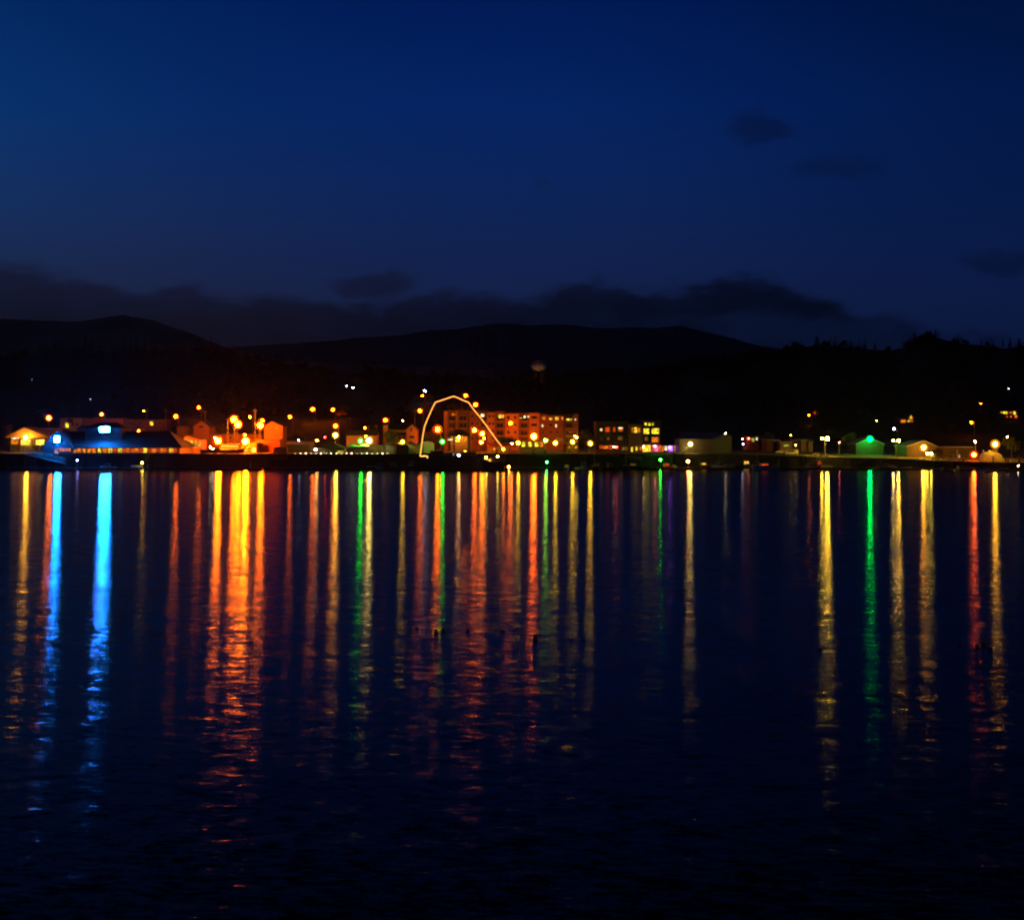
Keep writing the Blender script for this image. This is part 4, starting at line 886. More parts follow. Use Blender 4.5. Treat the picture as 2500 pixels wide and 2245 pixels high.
for a in LP:
    px, py, c_, I_, lb, kd, Yl, H_ = a
    zb = None
    if Yl is not None and 600 <= Yl < 612 and px < 1640: zb = 6.23
    if Yl is not None and Yl < 600: zb = .6
    if px in (1120.5, 1136): zb = 4.9
    if 598 < (Yl or 0) < 605 and px in (513, 520): zb = 6.23
    lamp(px, py, c_, I_, lb, kd, Yl, H_, zb=zb, side=-1 if px in (581, 1177.5, 1158.5, 640.5) else 1)
words = ['under the left edge of the dim shed', 'left of the bistro, second of the row', 'left of the bistro wall, third of the row', 'just left of the bistro wall lamp', 'right of the bistro wall lamp', 'beside the first pale umbrella', 'beside the second pale umbrella', 'left of the bistro yellow windows',
         'under the bistro yellow windows', 'at the right corner of the bistro', 'left of the tallest closed umbrella', 'below the left green tent', 'below the peak of the left green tent', 'under the left green lamp', 'under the bright pinkish-white lamp', 'right of the pinkish-white lamp', 'left of the dark shed behind the tents', 'below the dark shed behind the tents', 'at the right end of the row']
for i, x in enumerate([721, 734, 746.5, 759, 771.5, 783.5, 796, 808.5, 821.5, 833.5, 846, 858.5, 871, 883.5, 896, 908.5, 921.5, 934, 945.5]):
    lamp(x, 1108 - (i % 3) * .4, Wt, 3.2 if i % 4 else 1.6, 'white deck light ' + words[i], 'deck', 600.6, r=.26, zb=6.23, group='white deck lights along the pier edge')
# bare poles and utility poles
def upole(px, py, Y, label, cross=True, m='wood_pole', zb=None):
    p = at(px, py, Y); zb = ground(px, Y) if zb is None else zb
    root = thing('utility_pole', label, 'pole', (p.x, Y, zb))
    part(root, 'pole', MB().tube([(p.x, Y, zb - .3), p], [.2, .13]), M[m])
    if cross: part(root, 'crossbar', MB().box(p.x - 1.1, p.x + 1.1, Y - .2, Y - .06, p.z - 1.0, p.z - .8), M[m]); part(root, 'insulator', MB().tube([(p.x - 1, Y - .13, p.z - .79), (p.x - 1, Y - .13, p.z - .5)], .06, 6), M['white'])
for a in [(359, 997, 690, 'thin utility pole beside the small faint warm lamp'), (405, 997, 690, 'dark utility pole at the right end of the dim brown building'), (501, 1001, 668, 'utility pole with crossbar in front of the orange-lit barn'),
          (556, 1022, 645, 'orange-lit bare pole left of the two tall orange lamps', False, 'pole'), (623, 997, 644, 'tall orange-lit pole left of the large orange-lit house', True, 'pole'),
          (1013, 996, 690, 'thin lit pole left of the string of lights', False, 'pole'), (1128, 960, 740, 'thin pole behind the top of the string of lights', False, 'pole'), (919, 1036, 655, 'thin pole with wires left of the church-like tower', True), (855, 1018, 720, 'dim pole on the slope above the olive-roofed house', True),
          (361, 1131, 591, 'short bright yellow post on the floating dock', False, 'yellow', .6), (2337, 1097, 606, 'pale thin post against the long flat shed', False, 'white'), (611.5, 1129, 590, 'short orange post on the floating dock', False, 'yellow', .6)]:
    upole(*a)

# ================================================================ tents, umbrellas
def tent(px0, px1, pe, pp, Y, label, m='canvas', group='tents on the pier'):
    a, b = X(px0, Y), X(px1, Y); ze, zp = Z(pe, Y), Z(pp, Y); root = thing('tent', label, 'tent', ((a + b) / 2, Y + 1.5, 6.22), group)
    c = MB().add([(a, Y - 1.5, ze), (b, Y - 1.5, ze), (b, Y + 3, ze), (a, Y + 3, ze), ((a + b) / 2, Y + .75, zp)], [(0, 1, 4), (1, 2, 4), (2, 3, 4), (3, 0, 4), (3, 2, 1, 0)])
    part(root, 'canopy', c, M[m]); part(root, 'valance', MB().box(a, b, Y - 1.5, Y - 1.45, ze - .5, ze - .01), M[m])
    part(root, 'side_panel', MB().box(a + .1, b - .1, Y + 2.9, Y + 2.95, 6.25, ze - .02), M[m])
    for x in (a + .1, b - .1):
        for y in (Y - 1.4, Y + 2.8): part(root, 'leg', MB().box(x - .05, x + .05, y - .05, y + .05, 6.24, ze - .02), M['pole'])
for a in [(845, 876, 1090, 1084, 608, 'green-lit tent right of the bistro windows'), (877, 902, 1089, 1083, 608.4, 'bright green tent under the left green lamp'), (936, 962, 1084, 1079, 608, 'yellow-green tent below the dark round tree'),
          (963, 990, 1083, 1078, 608.3, 'tent behind the yellow-green globe lamp', 'yellow'), (992, 1013, 1082, 1076, 608, 'green tent in front of the church gable'), (1015, 1034, 1083, 1079, 608.3, 'olive tent at the left foot of the string of lights')]: tent(*a)
house('shed', 'brown panelled booth between the yellow-green and green tents', 'booth', 968, 997, 1089, 604.5, 2.6, ('flat',), 'brown', 'dark', zb=6.23)
def umbrella(px, pt, Y, label, h_, m):
    p = at(px, pt, Y); root = thing('patio_umbrella', label, 'umbrella', (p.x, Y, 6.23), 'closed patio umbrellas on the pier')
    part(root, 'pole', MB().tube([(p.x, Y, 6.23), (p.x, Y, p.z + .1)], .05, 6), M['pole'])
    part(root, 'folded_canopy', MB().tube([(p.x, Y, p.z - h_), (p.x, Y, p.z - h_ * .75), (p.x, Y, p.z)], [.2, .42, .06], 8), M[m]); 
for i, a in enumerate([(790, 1098, 1.7, 'pale closed umbrella in front of the dark bistro', 'cloth'), (807, 1100, 1.5, 'pinkish closed umbrella in front of the dark bistro', 'red'), (854.5, 1101, 1.2, 'small closed umbrella below the left green-lit tent', 'cloth'), (867, 1096, 2.0, 'slim white closed umbrella below the green-lit tents', 'white'),
                  (880, 1095, 2.2, 'tallest white closed umbrella, under the left green lamp', 'white'), (889, 1101, 1.3, 'short closed umbrella left of the pinkish-white lamp', 'cloth'), (897, 1098, 1.7, 'closed umbrella directly below the pinkish-white lamp', 'white')]):
    umbrella(a[0], a[1], 602 + (i % 3) * .8, a[3], a[2], a[4])
for i, (x, lb) in enumerate([(909, 'round shrub tub below the dark shed behind the tents'), (924, 'round shrub tub at the right end of the white deck lights'), (1303, 'yellow-lit shrub tub under the brightest apartment lamp'), (1331, 'yellow-lit shrub tub below the yellow-green lamp'), (1390, 'yellow-lit shrub tub below the third yellow globe lamp'), (1213, 'yellow-lit shrub tub near the right foot of the string of lights')]):
    c = at(x, 1102, 601.5); root = thing('shrub_tub', lb, 'planter', (c.x, 601.5, 6.23), 'planted tubs on the pier')
    part(root, 'tub', MB().tube([(c.x, 601.5, 6.23), (c.x, 601.5, 6.9)], [.4, .5], 8), M['timber'])
    m = MB()
    for k in range(90):
        t, u = random.uniform(0, 6.28), random.uniform(-1, 1); rr = random.uniform(.4, .85); q_ = Vector((c.x + rr * math.cos(t) * (1 - u * u) ** .5, 601.5 + rr * math.sin(t) * (1 - u * u) ** .5, 7.5 + rr * u))
        e1 = Vector((random.uniform(-1, 1), random.uniform(-1, 1), random.uniform(-1, 1))) * .18; e2 = Vector((random.uniform(-1, 1), random.uniform(-1, 1), random.uniform(-1, 1))) * .18
        m.add([q_ - e1, q_ + e2, q_ + e1, q_ - e2], [(0, 1, 2, 3)])
    part(root, 'foliage', m, M['leaf'])

# ================================================================ boats
def hull(mb, L_, B_, H_, x0=0.0, rake=.12, draft=.35):
    st = [(0, .82, 1.0), (.15, .95, .97), (.4, 1.0, .96), (.65, .9, 1.05), (.85, .55, 1.22), (.97, .12, 1.38)]
    n0 = len(mb.v)
    for s, w, h in st:
        x = x0 - L_ / 2 + s * L_; hb = B_ / 2 * w; z = H_ * h
        for (yy, zz, ex) in ((-hb, z, rake * s * 2), (-hb * .85, .12, 0), (0, -draft, -rake * s), (hb * .85, .12, 0), (hb, z, rake * s * 2)): mb.v.append(Vector((x + ex * H_ * (s > .8), yy, zz)))
    for i in range(len(st) - 1):
        for k in range(4): a = n0 + i * 5 + k; mb.f.append((a, a + 5, a + 6, a + 1))
        a = n0 + i * 5; 
    mb.f.append(tuple(n0 + k for k in range(5))); e = n0 + (len(st) - 1) * 5; mb.f.append(tuple(e + k for k in range(4, -1, -1)))
    return st
def decktop(mb, L_, B_, H_):
    st = [(0, .8, .78), (.4, .97, .78), (.65, .87, .86), (.85, .52, 1.0), (.965, .1, 1.15)]
    n0 = len(mb.v)
    for s, w, h in st:
        for y in (-1, 1): mb.v.append(Vector((-L_ / 2 + s * L_, y * B_ / 2 * w, H_ * h)))
    for i in range(len(st) - 1): a = n0 + i * 2; mb.f.append((a, a + 1, a + 3, a + 2))
def boat(px, pw, L_, label, kind='cruiser', rz=0.0, hm='hull', pane='dk', group='boats moored in the marina', B_=None, H_=None, cabin_m='white'):
    B_ = B_ or L_ * .33; Y = HC * F / (pw - YH); Y = min(Y, (594 if px < 1640 else interp(edge_y, px) - interp(plat_z, px) - 1.0) - max(B_, abs(math.sin(rz)) * L_)); x = X(px, Y); H_ = H_ or max(.7, L_ * .13)
    root = thing('boat', label, 'boat', (0, 0, 0), group)
    m = MB(); hull(m, L_, B_, H_); part(root, 'hull', m, M[hm])
    m = MB(); decktop(m, L_, B_, H_); part(root, 'deck', m, M['deck'])
    part(root, 'rubbing_strake', MB().box(-L_ / 2 - .05, L_ / 2 * .3, -B_ / 2 - .06, -B_ / 2 - .0, H_ * .86, H_ * .95), M['dark'])
    if kind in ('cruiser', 'work', 'sail'):
        ch = {'cruiser': 1.5, 'work': 2.2, 'sail': .6}[kind]; c0, c1 = {'cruiser': (-.12, .22), 'work': (.05, .28), 'sail': (-.15, .25)}[kind]
        z0 = H_ * .8; c = MB(); a, b_ = c0 * L_, c1 * L_; w = B_ * .36
        c.add([(a, -w, z0), (b_, -w * .85, z0), (b_, w * .85, z0), (a, w, z0), (a, -w * .9, z0 + ch), (b_ - ch * .35, -w * .75, z0 + ch), (b_ - ch * .35, w * .75, z0 + ch), (a, w * .9, z0 + ch)], [(0, 3, 2, 1), (4, 5, 6, 7), (0, 1, 5, 4), (1, 2, 6, 5), (2, 3, 7, 6), (3, 0, 4, 7)])
        cb = part(root, 'cabin', c, M[cabin_m])
        part(cb, 'cabin_roof', MB().box(a - .3, b_ - ch * .2, -w * 1.02, w * 1.02, z0 + ch + .005, z0 + ch + .09), M[cabin_m])
        for s in (-1, 1): part(cb, 'side_window', MB().box(a + .25, b_ - ch * .45, s * w * .985 - .03, s * w * .985 + .03, z0 + ch * .5, z0 + ch * .85), PANE[pane])
        part(cb, 'rear_window', MB().box(a - .04, a - .005, -w * .55, w * .55, z0 + ch * .45, z0 + ch * .85), PANE[pane])
    if kind == 'cover':
        part(root, 'cover', MB().xprism([(-B_ * .47, H_ * .95), (0, H_ * 1.9), (B_ * .47, H_ * .95)][::-1], -L_ * .48, L_ * .3), M['canvas'])
    if kind in ('sail', 'work'):
        h_ = L_ * (1.15 if kind == 'sail' else .6); mx = .08 * L_ if kind == 'sail' else -.05 * L_
        part(root, 'mast', MB().tube([(mx, 0, H_), (mx, 0, H_ + h_)], [.08, .05], 6), M['pole'])
        part(root, 'boom', MB().tube([(mx, 0, H_ + 1.3), (mx - L_ * .38, 0, H_ + 1.5)], .07, 6), M['pole'])
    if kind in ('cruiser', 'work'):
        r = MB(); 
        for i in range(5):
            t = .28 + i * .15; xx = t * L_ / 2 + L_ * .1; yb = B_ / 2 * max(.12, 1 - (i / 4.3) ** 2)
            for s in (-1, 1): r.tube([(xx, s * yb * .85, H_), (xx, s * yb * .85, H_ + .7)], .03, 4)
        part(root, 'bow_rail', r, M['pole'])
    if kind == 'skiff':
        for t in (-.2, .12): part(root, 'thwart', MB().box(t * L_, t * L_ + .25, -B_ * .42, B_ * .42, H_ * .82, H_ * .88), M['timber'])
        part(root, 'outboard', MB().box(-L_ / 2 - .35, -L_ / 2 - .02, -.18, .18, .2, H_ + .35), M['black'])
    root.location = (x, Y + B_ * .5, 0); root.rotation_euler = (0, 0, rz)
    return root
BT = [
 (1383, 1148, 6.5, 'small boat with an orange-lit stern, left among the boats below the picket railing', 'cruiser', R(80), 'hull', 'wd'),
 (1412, 1139, 6, 'small open boat with a pale bow below the picket railing', 'skiff', R(-75), 'hull', 'dk'),
 (1459, 1143, 5.5, 'small pale cabin boat with a warm glint, alone in front of the ramp', 'cruiser', R(160), 'yellow', 'dk'),
 (1427, 1134, 8, 'dim cabin boat at the foot of the boarded ramp', 'work', R(100), 'hull', 'dk'),
 (1488, 1134, 7, 'dark small boat under the lower end of the boarded ramp', 'cruiser', R(20), 'hulldark', 'dk'),
 (1452, 1135, 9, 'sailboat with a tall thin mast in front of the hotel left edge', 'sail', R(95), 'hulldark', 'dk'),
 (1529, 1136, 10, 'sailboat with the tallest mast in front of the dark hotel', 'sail', R(85), 'hulldark', 'dk'),
 (1548, 1137, 8, 'dark cabin boat with a dim yellow side below the hotel', 'cruiser', R(170), 'hulldark', 'wd'),
 (1627, 1138, 7.5, 'red-hulled boat right of the small green light', 'cruiser', R(15), 'red', 'wr'),
 (1646, 1136, 7, 'dim boat between the red-hulled boat and the warm dock light', 'cover', R(90), 'hull', 'dk'),
 (1718, 1139, 7, 'dark boat with one tiny warm window below the storage hall', 'cruiser', R(10), 'hulldark', 'wy'),
 (1724, 1130, 6, 'white-covered boat under the storage hall corner', 'cover', R(20), 'hull', 'dk'),
 (1752, 1135, 7.5, 'larger white-topped boat right of the storage hall front', 'cruiser', R(170), 'hull', 'dk'),
 (1784, 1134, 6.5, 'faint boat at the dark end of the storage hall', 'cover', R(15), 'hull', 'dk'),
 (1818, 1139, 9, 'boat with a bright orange-lit wheelhouse', 'work', R(15), 'hulldark', 'hot'),
 (1869, 1147, 11, 'large grey boat with rails and a small red-orange light', 'cruiser', R(190), 'hull', 'wr'),
 (1850, 1132, 8, 'dim boat with tan sides behind the orange-lit wheelhouse', 'work', R(80), 'cream', 'dk'),
 (1978, 1143, 7, 'pale-sterned boat left of the boat with the red cabin', 'cruiser', R(110), 'hull', 'dk'),
 (1998, 1138, 8, 'boat with a glowing red cabin and one pale window', 'work', R(10), 'red', 'wr'),
 (2020, 1133, 6, 'grey covered boat right of the red-cabined boat', 'cover', R(20), 'hull', 'dk'),
 (2134, 1145, 6, 'small dim boat left under the green-lit barn', 'skiff', R(10), 'hull', 'dk'),
 (2166, 1146, 6, 'small dark boat with a pale glint below the green-lit barn', 'cruiser', R(170), 'hulldark', 'dk'),
 (2176, 1142, 6, 'faint olive boat left of the warm twin-headed lamp', 'cover', R(15), 'yellow', 'dk'),
 (2218, 1142, 5, 'tiny skiff under the left edge of the gabled hall', 'skiff', R(40), 'hull', 'dk'),
 (2291, 1143, 5, 'tiny pale skiff in front of the dark-roofed hut', 'skiff', R(-15), 'hull', 'dk'),
 (2336, 1150, 6, 'dim skiff left of the orange-lit boat on the right', 'skiff', R(80), 'hull', 'dk'),
 (2359, 1146, 7, 'low boat with an orange-lit canopy below the red yard fence', 'cover', R(10), 'cream', 'dk'),
 (2399, 1149, 6, 'low pale boat right of the orange-lit canopy boat', 'cover', R(-10), 'hull', 'dk'),
 (2421, 1153, 6, 'small open boat below the domed tank', 'skiff', R(12), 'hull', 'dk'),
 (2452, 1147, 5, 'tiny boat at the stub piles near the right edge', 'skiff', R(30), 'hull', 'dk'),
 (925, 1141, 7, 'dim boat with pale glints left of the rigged vessel', 'cruiser', R(170), 'hull', 'dk'),
 (912, 1134, 6, 'faint boat behind the dim boat, left of the rigged vessel', 'cover', R(15), 'hulldark', 'dk'),
 (958, 1138, 8, 'dark boat with a low cabin left of the rigged vessel', 'cruiser', R(10), 'hulldark', 'dk'),
 (262, 1143, 7, 'dim blue-tinged boat below the restaurant', 'cruiser', R(170), 'hull', 'dk'),
 (1008, 1142, 8, 'dark workboat tied just left of the rigged vessel', 'work', R(170), 'hulldark', 'dk'),
 (335, 1134, 6, 'faint dark boat behind the white globe lamp', 'cover', R(10), 'hulldark', 'dk'),
]
for a in BT: boat(*a)
# two painted boats standing on the pier deck by the diner
for px, L_, lb in ((512, 8.0, 'orange-lit hauled-out boat with a raised bow left of the diner'), (566, 10.5, 'yellow-lit hauled-out boat in front of the diner')):
    b_ = boat(px, 1140, L_, lb, 'skiff', 0, 'cream', group='hauled-out boats on the pier', B_=2.4, H_=1.3)
    b_.location = (X(px, 602), 602.6, 6.7)
    cr = thing('boat_cradle', 'timber cradle under the ' + lb.split(' with')[0].split(' in')[0], 'cradle', (X(px, 602), 602.6, 6.23))
    for t in (-.3, .25): part(cr, 'chock', MB().box(X(px, 602) + t * L_ - .15, X(px, 602) + t * L_ + .15, 601.6, 603.6, 6.24, 6.75), M['timber'])

# big rigged vessel with its string of lights
def vessel():
    Y = 588.0; x0, x1 = X(1022, Y), X(1236, Y); L_ = x1 - x0; cx_ = (x0 + x1) / 2
    root = thing('rigged_vessel', 'large dark vessel moored at the pier under a string of lights', 'ship', (0, 0, 0))
    m = MB(); hull(m, L_, 7.5, 4.6, 0, .1, 1.0); part(root, 'hull', m, M['hulldark'])
    m = MB(); decktop(m, L_, 7.5, 4.6 * 1.15); part(root, 'deck', m, M['deck'])
    for (a, b, yb, m_, mull) in ((1050, 1082, 1101, 'tan', 1), (1084, 1106, 1106, 'canvas', 0), (1128, 1162, 1103, 'tan', 0)):
        xa, xb = X(a, Y) - cx_, X(b, Y) - cx_
        h = part(root, 'deckhouse', MB().box(xa, xb, -2.2, 2.2, 4.3, Z(yb, Y)), M[m_])
        part(h, 'deckhouse_roof', MB().box(xa - .3, xb + .3, -2.5, 2.5, Z(yb, Y) + .01, Z(yb, Y) + .18), M['dark'])
        for k in range(3):
            q_ = xa + (xb - xa) * (.2 + .28 * k); part(h, 'porthole', MB().box(q_, q_ + .6, -2.26, -2.21, Z(yb, Y) - 1.2, Z(yb, Y) - .6), gm)
    for px, py in ((1062.5, 980.5), (1108.5, 965.5), (1144, 980.5)):
        x = X(px, Y) - cx_; part(root, 'mast', MB().tube([(x, 0, 4.2), (x, 0, Z(py, Y))], [.22, .1], 8), M['dark'])
    part(root, 'bulwark', MB().box(-L_ / 2 + 1, L_ / 2 * .4, -3.75, -3.6, 4.5, 5.6), M['hulldark'])
    r = MB(); r.tube([(X(1110, Y) - cx_, 0, Z(1062, Y)), (X(1143, Y) - cx_, 0, Z(1064, Y))], .1, 6); part(root, 'boom', r, M['dark'])
    root.location = (cx_, Y + 3.8, 0)
    Ys = Y + 3.8 
    pts = [(1026, 1111), (1029.5, 1085), (1032.5, 1062), (1036.5, 1041), (1044, 1022), (1052, 1004), (1058, 991), (1063, 982), (1075, 978), (1090, 973), (1100, 969.5), (1108, 967), (1120, 972), (1132, 977.5), (1144, 982), (1156, 999), (1175, 1022), (1195, 1049), (1212, 1073), (1229, 1095)]
    w = [at(x, y, Ys - .25) for x, y in pts]
    sl = thing('light_string', 'tall arch-shaped string of warm white lights rigged over the vessel masts', 'string of lights', w[0])
    part(sl, 'cable', MB().tube([q_ + Vector((0, .14, 0)) for q_ in w], .03, 5), M['black'])
    ww_ = [a_.lerp(b_, k_ / 9) for a_, b_ in zip(w, w[1:]) for k_ in range(9)] + [w[-1]]
    part(sl, 'lit_strand', MB().tube(ww_, [.19 if k_ % 2 else .11 for k_ in range(len(ww_))], 6), emat((1, .38, .06), 3.2, False, 0, 'rope_light'))
    w2 = [at(*q_, Y - .1) for q_ in ((1025, 1112), (1030, 1113.5), (1036, 1112.5), (1044, 1114), (1043, 1118))]
    s2 = thing('light_string', 'short string of warm lights along the bulwark at the foot of the arch', 'string of lights', w2[0])
    part(s2, 'lit_strand', MB().tube(w2, .2, 6), emat((1, .45, .10), 3.0, True, 0, 'rope_light'))
vessel()
def workboat():
    Y = HC * F / (1147 - YH); b_ = boat(1203, 1148.5, 9.2, 'black-hulled workboat with a yellow-lit bow and cabin in front of the rigged vessel', 'work', R(180), 'hulldark', 'hot', B_=3.2, H_=3.4, cabin_m='yellow', group='boats moored in the marina')
    p = at(1184, 1121, Y + 1.2); t = thing('tarpaulin_bundle', 'pale yellow tarpaulin bundle on the bow of the black-hulled workboat', 'tarpaulin', p)
    m = MB(); m.ball(p, 1.0, 9, 6, 1.1, .9, .85); m.ball(p + Vector((1.8, 0, -.2)), .6, 8, 5, 1.6, .9, .7); part(t, 'folded_canvas', m, M['yellow'])
    lamp(1187, 1116, YW, 30, 'small yellow lamp at the bow of the black-hulled workboat', 'hang', Y + .4)
    lamp(1215, 1114, YW, 25, 'small yellow lamp on the cabin of the black-hulled workboat', 'hang', Y + .4)
    lamp(1242, 1139.5, (1, .28, .03), 40, 'tiny orange light at water level right of the workboat', 'hang', Y + .4)
workboat()
# things seen small on the shore
def parked(px, py, Y, label, rz, van=False):
    root = thing('parked_van' if van else 'parked_car', label, 'van' if van else 'car', (0, 0, 0), 'vehicles parked on the right shore')
    L_, W_, H_ = (5.2, 2.0, 2.2) if van else (4.4, 1.8, 1.45)
    b_ = MB().xprism([(0, 0)] * 0 or [(-W_ / 2, .3), (W_ / 2, .3), (W_ / 2, .85), (-W_ / 2, .85)], -L_ / 2, L_ / 2)
    body = part(root, 'body', b_, M['car'])
    c = MB(); a0, a1 = (-.48, .36) if van else (-.34, .24); k = .08 if van else .2
    c.prism([(a0 * L_, .86), (a1 * L_, .86), ((a1 - k) * L_, H_), ((a0 + k * .5) * L_, H_)], -W_ * .45, W_ * .45); part(root, 'cabin', c, M['car'])
    for s in (-1, 1): part(root, 'side_window', MB().box((a0 + k * .8) * L_, (a1 - k) * L_, s * W_ * .452 - .01, s * W_ * .452 + .01, H_ * .62, H_ * .9), gm)
    for sx_ in (-.32, .32):
        for s in (-1, 1): part(root, 'wheel', MB().tube([(sx_ * L_, s * (W_ / 2 - .2), .33), (sx_ * L_, s * (W_ / 2 + .02), .33)], .33, 12), M['tyre'])
    root.location = (X(px, Y), Y, ground(px, Y)); root.rotation_euler = (0, 0, rz)
parked(1997, 0, 613, 'car parked left of the foot of the twin-headed lamp', R(5)); parked(2011, 0, 611, 'yellow-lit car at the foot of the twin-headed lamp', R(-10))
parked(1932, 0, 622, 'dark van below the almost unlit tall lamp', R(0), True); parked(1941, 0, 628, 'pale van right of the dark van', R(90), True); parked(1905, 0, 640, 'car parked in front of the low warehouse', R(10))
def table_stand(px0, px1, pt, Y, label):
    a, b = X(px0, Y), X(px1, Y); z = Z(pt, Y); zb = ground(px0, Y); root = thing('work_bench', label, 'bench', ((a + b) / 2, Y, zb))
    part(root, 'top', MB().box(a, b, Y, Y + 1.2, z - .2, z), M['white'])
    for x in (a + .1, b - .3): part(root, 'leg', MB().box(x, x + .2, Y + .1, Y + .3, zb - .2, z - .21), M['white'])
table_stand(1961, 1972, 1095, 606, 'pale table-like stand at the water edge left of the twin-headed lamp')
for i, (px, lb) in enumerate([(2240, 'first stub post on the right shore bank'), (2257, 'stub post left of the dark-roofed hut'), (2277, 'post below the dark-roofed hut'), (2314, 'post left of the person-like stub by the red fence'), (2352, 'thick stub post left of the red-orange lamp'), (2425, 'tall post below the domed tank'), (2455, 'post right of the domed tank'), (2461, 'slim post beside the post right of the tank'), (2488, 'tallest post at the right edge')]):
    Yp = interp(edge_y, px) - 1.5; c = X(px, Yp); z0 = ground(px, Yp); solo('mooring_post', MB().tube([(c, Yp, z0 - 1), (c, Yp, z0 + (2.0, 2.2, 3.2, 2.0, 2.4, 4.0, 3.4, 3.2, 5.0)[i]), (c, Yp, z0 + .1 + (2.0, 2.2, 3.2, 2.0, 2.4, 4.0, 3.4, 3.2, 5.0)[i])], [.3, .26, .1], 8), M['timber'], lb, 'post', 'posts along the right bank', (c, Yp, z0))
# rotten pile stubs standing in the near water
for i, (px, pt, pb, lb) in enumerate([(1017, 1526, 1535, 'leftmost pile stub in the near water under the orange streaks'), (1063, 1532, 1551, 'taller pile stub of a close pair in the near water'), (1082, 1530, 1545, 'right pile stub of a close pair in the near water'), (1142, 1531, 1544, 'pile stub below the orange streak of the pavilion lamp'), (1225, 1533, 1545, 'faint pile stub between two orange streaks'), (1306, 1544, 1572, 'tallest pile stub, beside the longest orange streak in the middle'),
      (1395, 1556, 1563, 'low broken pile stub right of the tallest stub'), (1424, 1557, 1564, 'lowest broken pile stub right of the middle streaks'), (2001, 1578, 1586, 'pile stub in the streak of the twin-headed lamp'), (2384, 1568, 1590, 'pile stub left of a pair in the right streaks'), (2401, 1565, 1582, 'stout pile stub in the bright right streak'), (2417, 1576, 1590, 'pile stub right of the stout one in the right streaks'), (2343, 1568, 1576, 'low pile stub left of the right streaks')]):
    pb = (pt + pb) / 2 + 1; Yp = HC * F / (pb - YH); h_ = (pb - pt) * Yp / F * .75; r = .16 + .03 * (i % 3); m = MB(); c = X(px, Yp)
    m.tube([(c, Yp, -1.5), (c + .02, Yp, h_ * .7), (c + .03, Yp, h_)], [r * 1.1, r, r * .75], 9)
    solo('pile_stub', m, M['timber'], lb, 'pile', 'old pile stubs in the near water', (c, Yp, 0))

# ================================================================ trees
def conifer_mesh(seed_, h_=12.0, w=3.2, n=150):
    rnd = random.Random(seed_); m = MB()
    for i in range(n):
        t = (i / n) ** .85; z = h_ * (.12 + .86 * t); r = w * (1 - t) ** .8 * rnd.uniform(.55, 1.1) + .15; a = rnd.uniform(0, 6.283)
        d = Vector((math.cos(a), math.sin(a), 0)); s = Vector((-d.y, d.x, 0)); wd = rnd.uniform(.35, .6) * (.5 + (1 - t))
        b0 = Vector((0, 0, z + .35)); tip = d * r + Vector((0, 0, z - rnd.uniform(.15, .3) * r))
        mid = d * r * .55 + Vector((0, 0, z + .1))
        m.add([b0, mid + s * wd, tip, mid - s * wd], [(0, 1, 2, 3)])
    m.add([(-.08, 0, h_ * .9), (.08, 0, h_ * .9), (0, 0, h_ * 1.03)], [(0, 1, 2)])
    return m
def crown_mesh(seed_, r=4.0, h_=7.0, z0=3.0, n=420, leaf=.5):
    rnd = random.Random(seed_); m = MB(); cl = [(Vector((rnd.uniform(-.6, .6) * r, rnd.uniform(-.6, .6) * r, z0 + h_ * rnd.uniform(.2, .85))), rnd.uniform(.3, .55) * r) for _ in range(9)]
    for i in range(n):
        c, cr = cl[i % 9]; v = Vector((rnd.gauss(0, 1), rnd.gauss(0, 1), rnd.gauss(0, .8))).normalized() * cr * rnd.uniform(.6, 1.08); q_ = c + v
        e1 = Vector((rnd.uniform(-1, 1), rnd.uniform(-1, 1), rnd.uniform(-1, 1))).normalized() * leaf; e2 = e1.cross(Vector((rnd.uniform(-1, 1), rnd.uniform(-1, 1), rnd.uniform(-1, 1)))).normalized() * leaf * .7
        m.add([q_ - e1, q_ + e2, q_ + e1, q_ - e2], [(0, 1, 2, 3)])
    return m
def make_conifer(sd, h_, w):
    t = thing('conifer', 'dark conifer', 'tree'); part(t, 'trunk', MB().tube([(0, 0, -1), (0, 0, h_ * .5), (0, 0, h_ * .95)], [.35, .2, .05], 6), M['bark']); part(t, 'crown', conifer_mesh(sd, h_, w), M['needle']); return t
protos = [make_conifer(1, 14, 3.4), make_conifer(2, 12, 4.2), make_conifer(3, 16, 3.8)]
def make_round(sd, r, h_):
    t = thing('broadleaf_tree', 'round tree', 'tree'); m = MB().tube([(0, 0, -1), (0, 0, 3), (.3, .1, 5.5)], [.35, .28, .12], 7)
    m.tube([(0, 0, 2.6), (r * .4, .3, 4.8)], [.18, .06], 5); m.tube([(0, 0, 2.8), (-r * .4, -.3, 5.0)], [.16, .06], 5)
    part(t, 'trunk', m, M['bark']); part(t, 'crown', crown_mesh(sd, r, h_), M['leaf']); return t
rp = [make_round(11, 3.6, 6.0), make_round(12, 4.4, 5.0)]
used = set()
def plant(p, px, Y, s, label, group, rz=0.0, zoff=0.0):
    first = p.name not in used; used.add(p.name); loc = (X(px, Y), Y, ground(px, Y) + zoff)
    if first: p.location = loc; p.scale = (s, s, s); p.rotation_euler = (0, 0, rz); p['label'] = label; p['group'] = group; return p
    return dup(p, loc, rz, label, group, s)
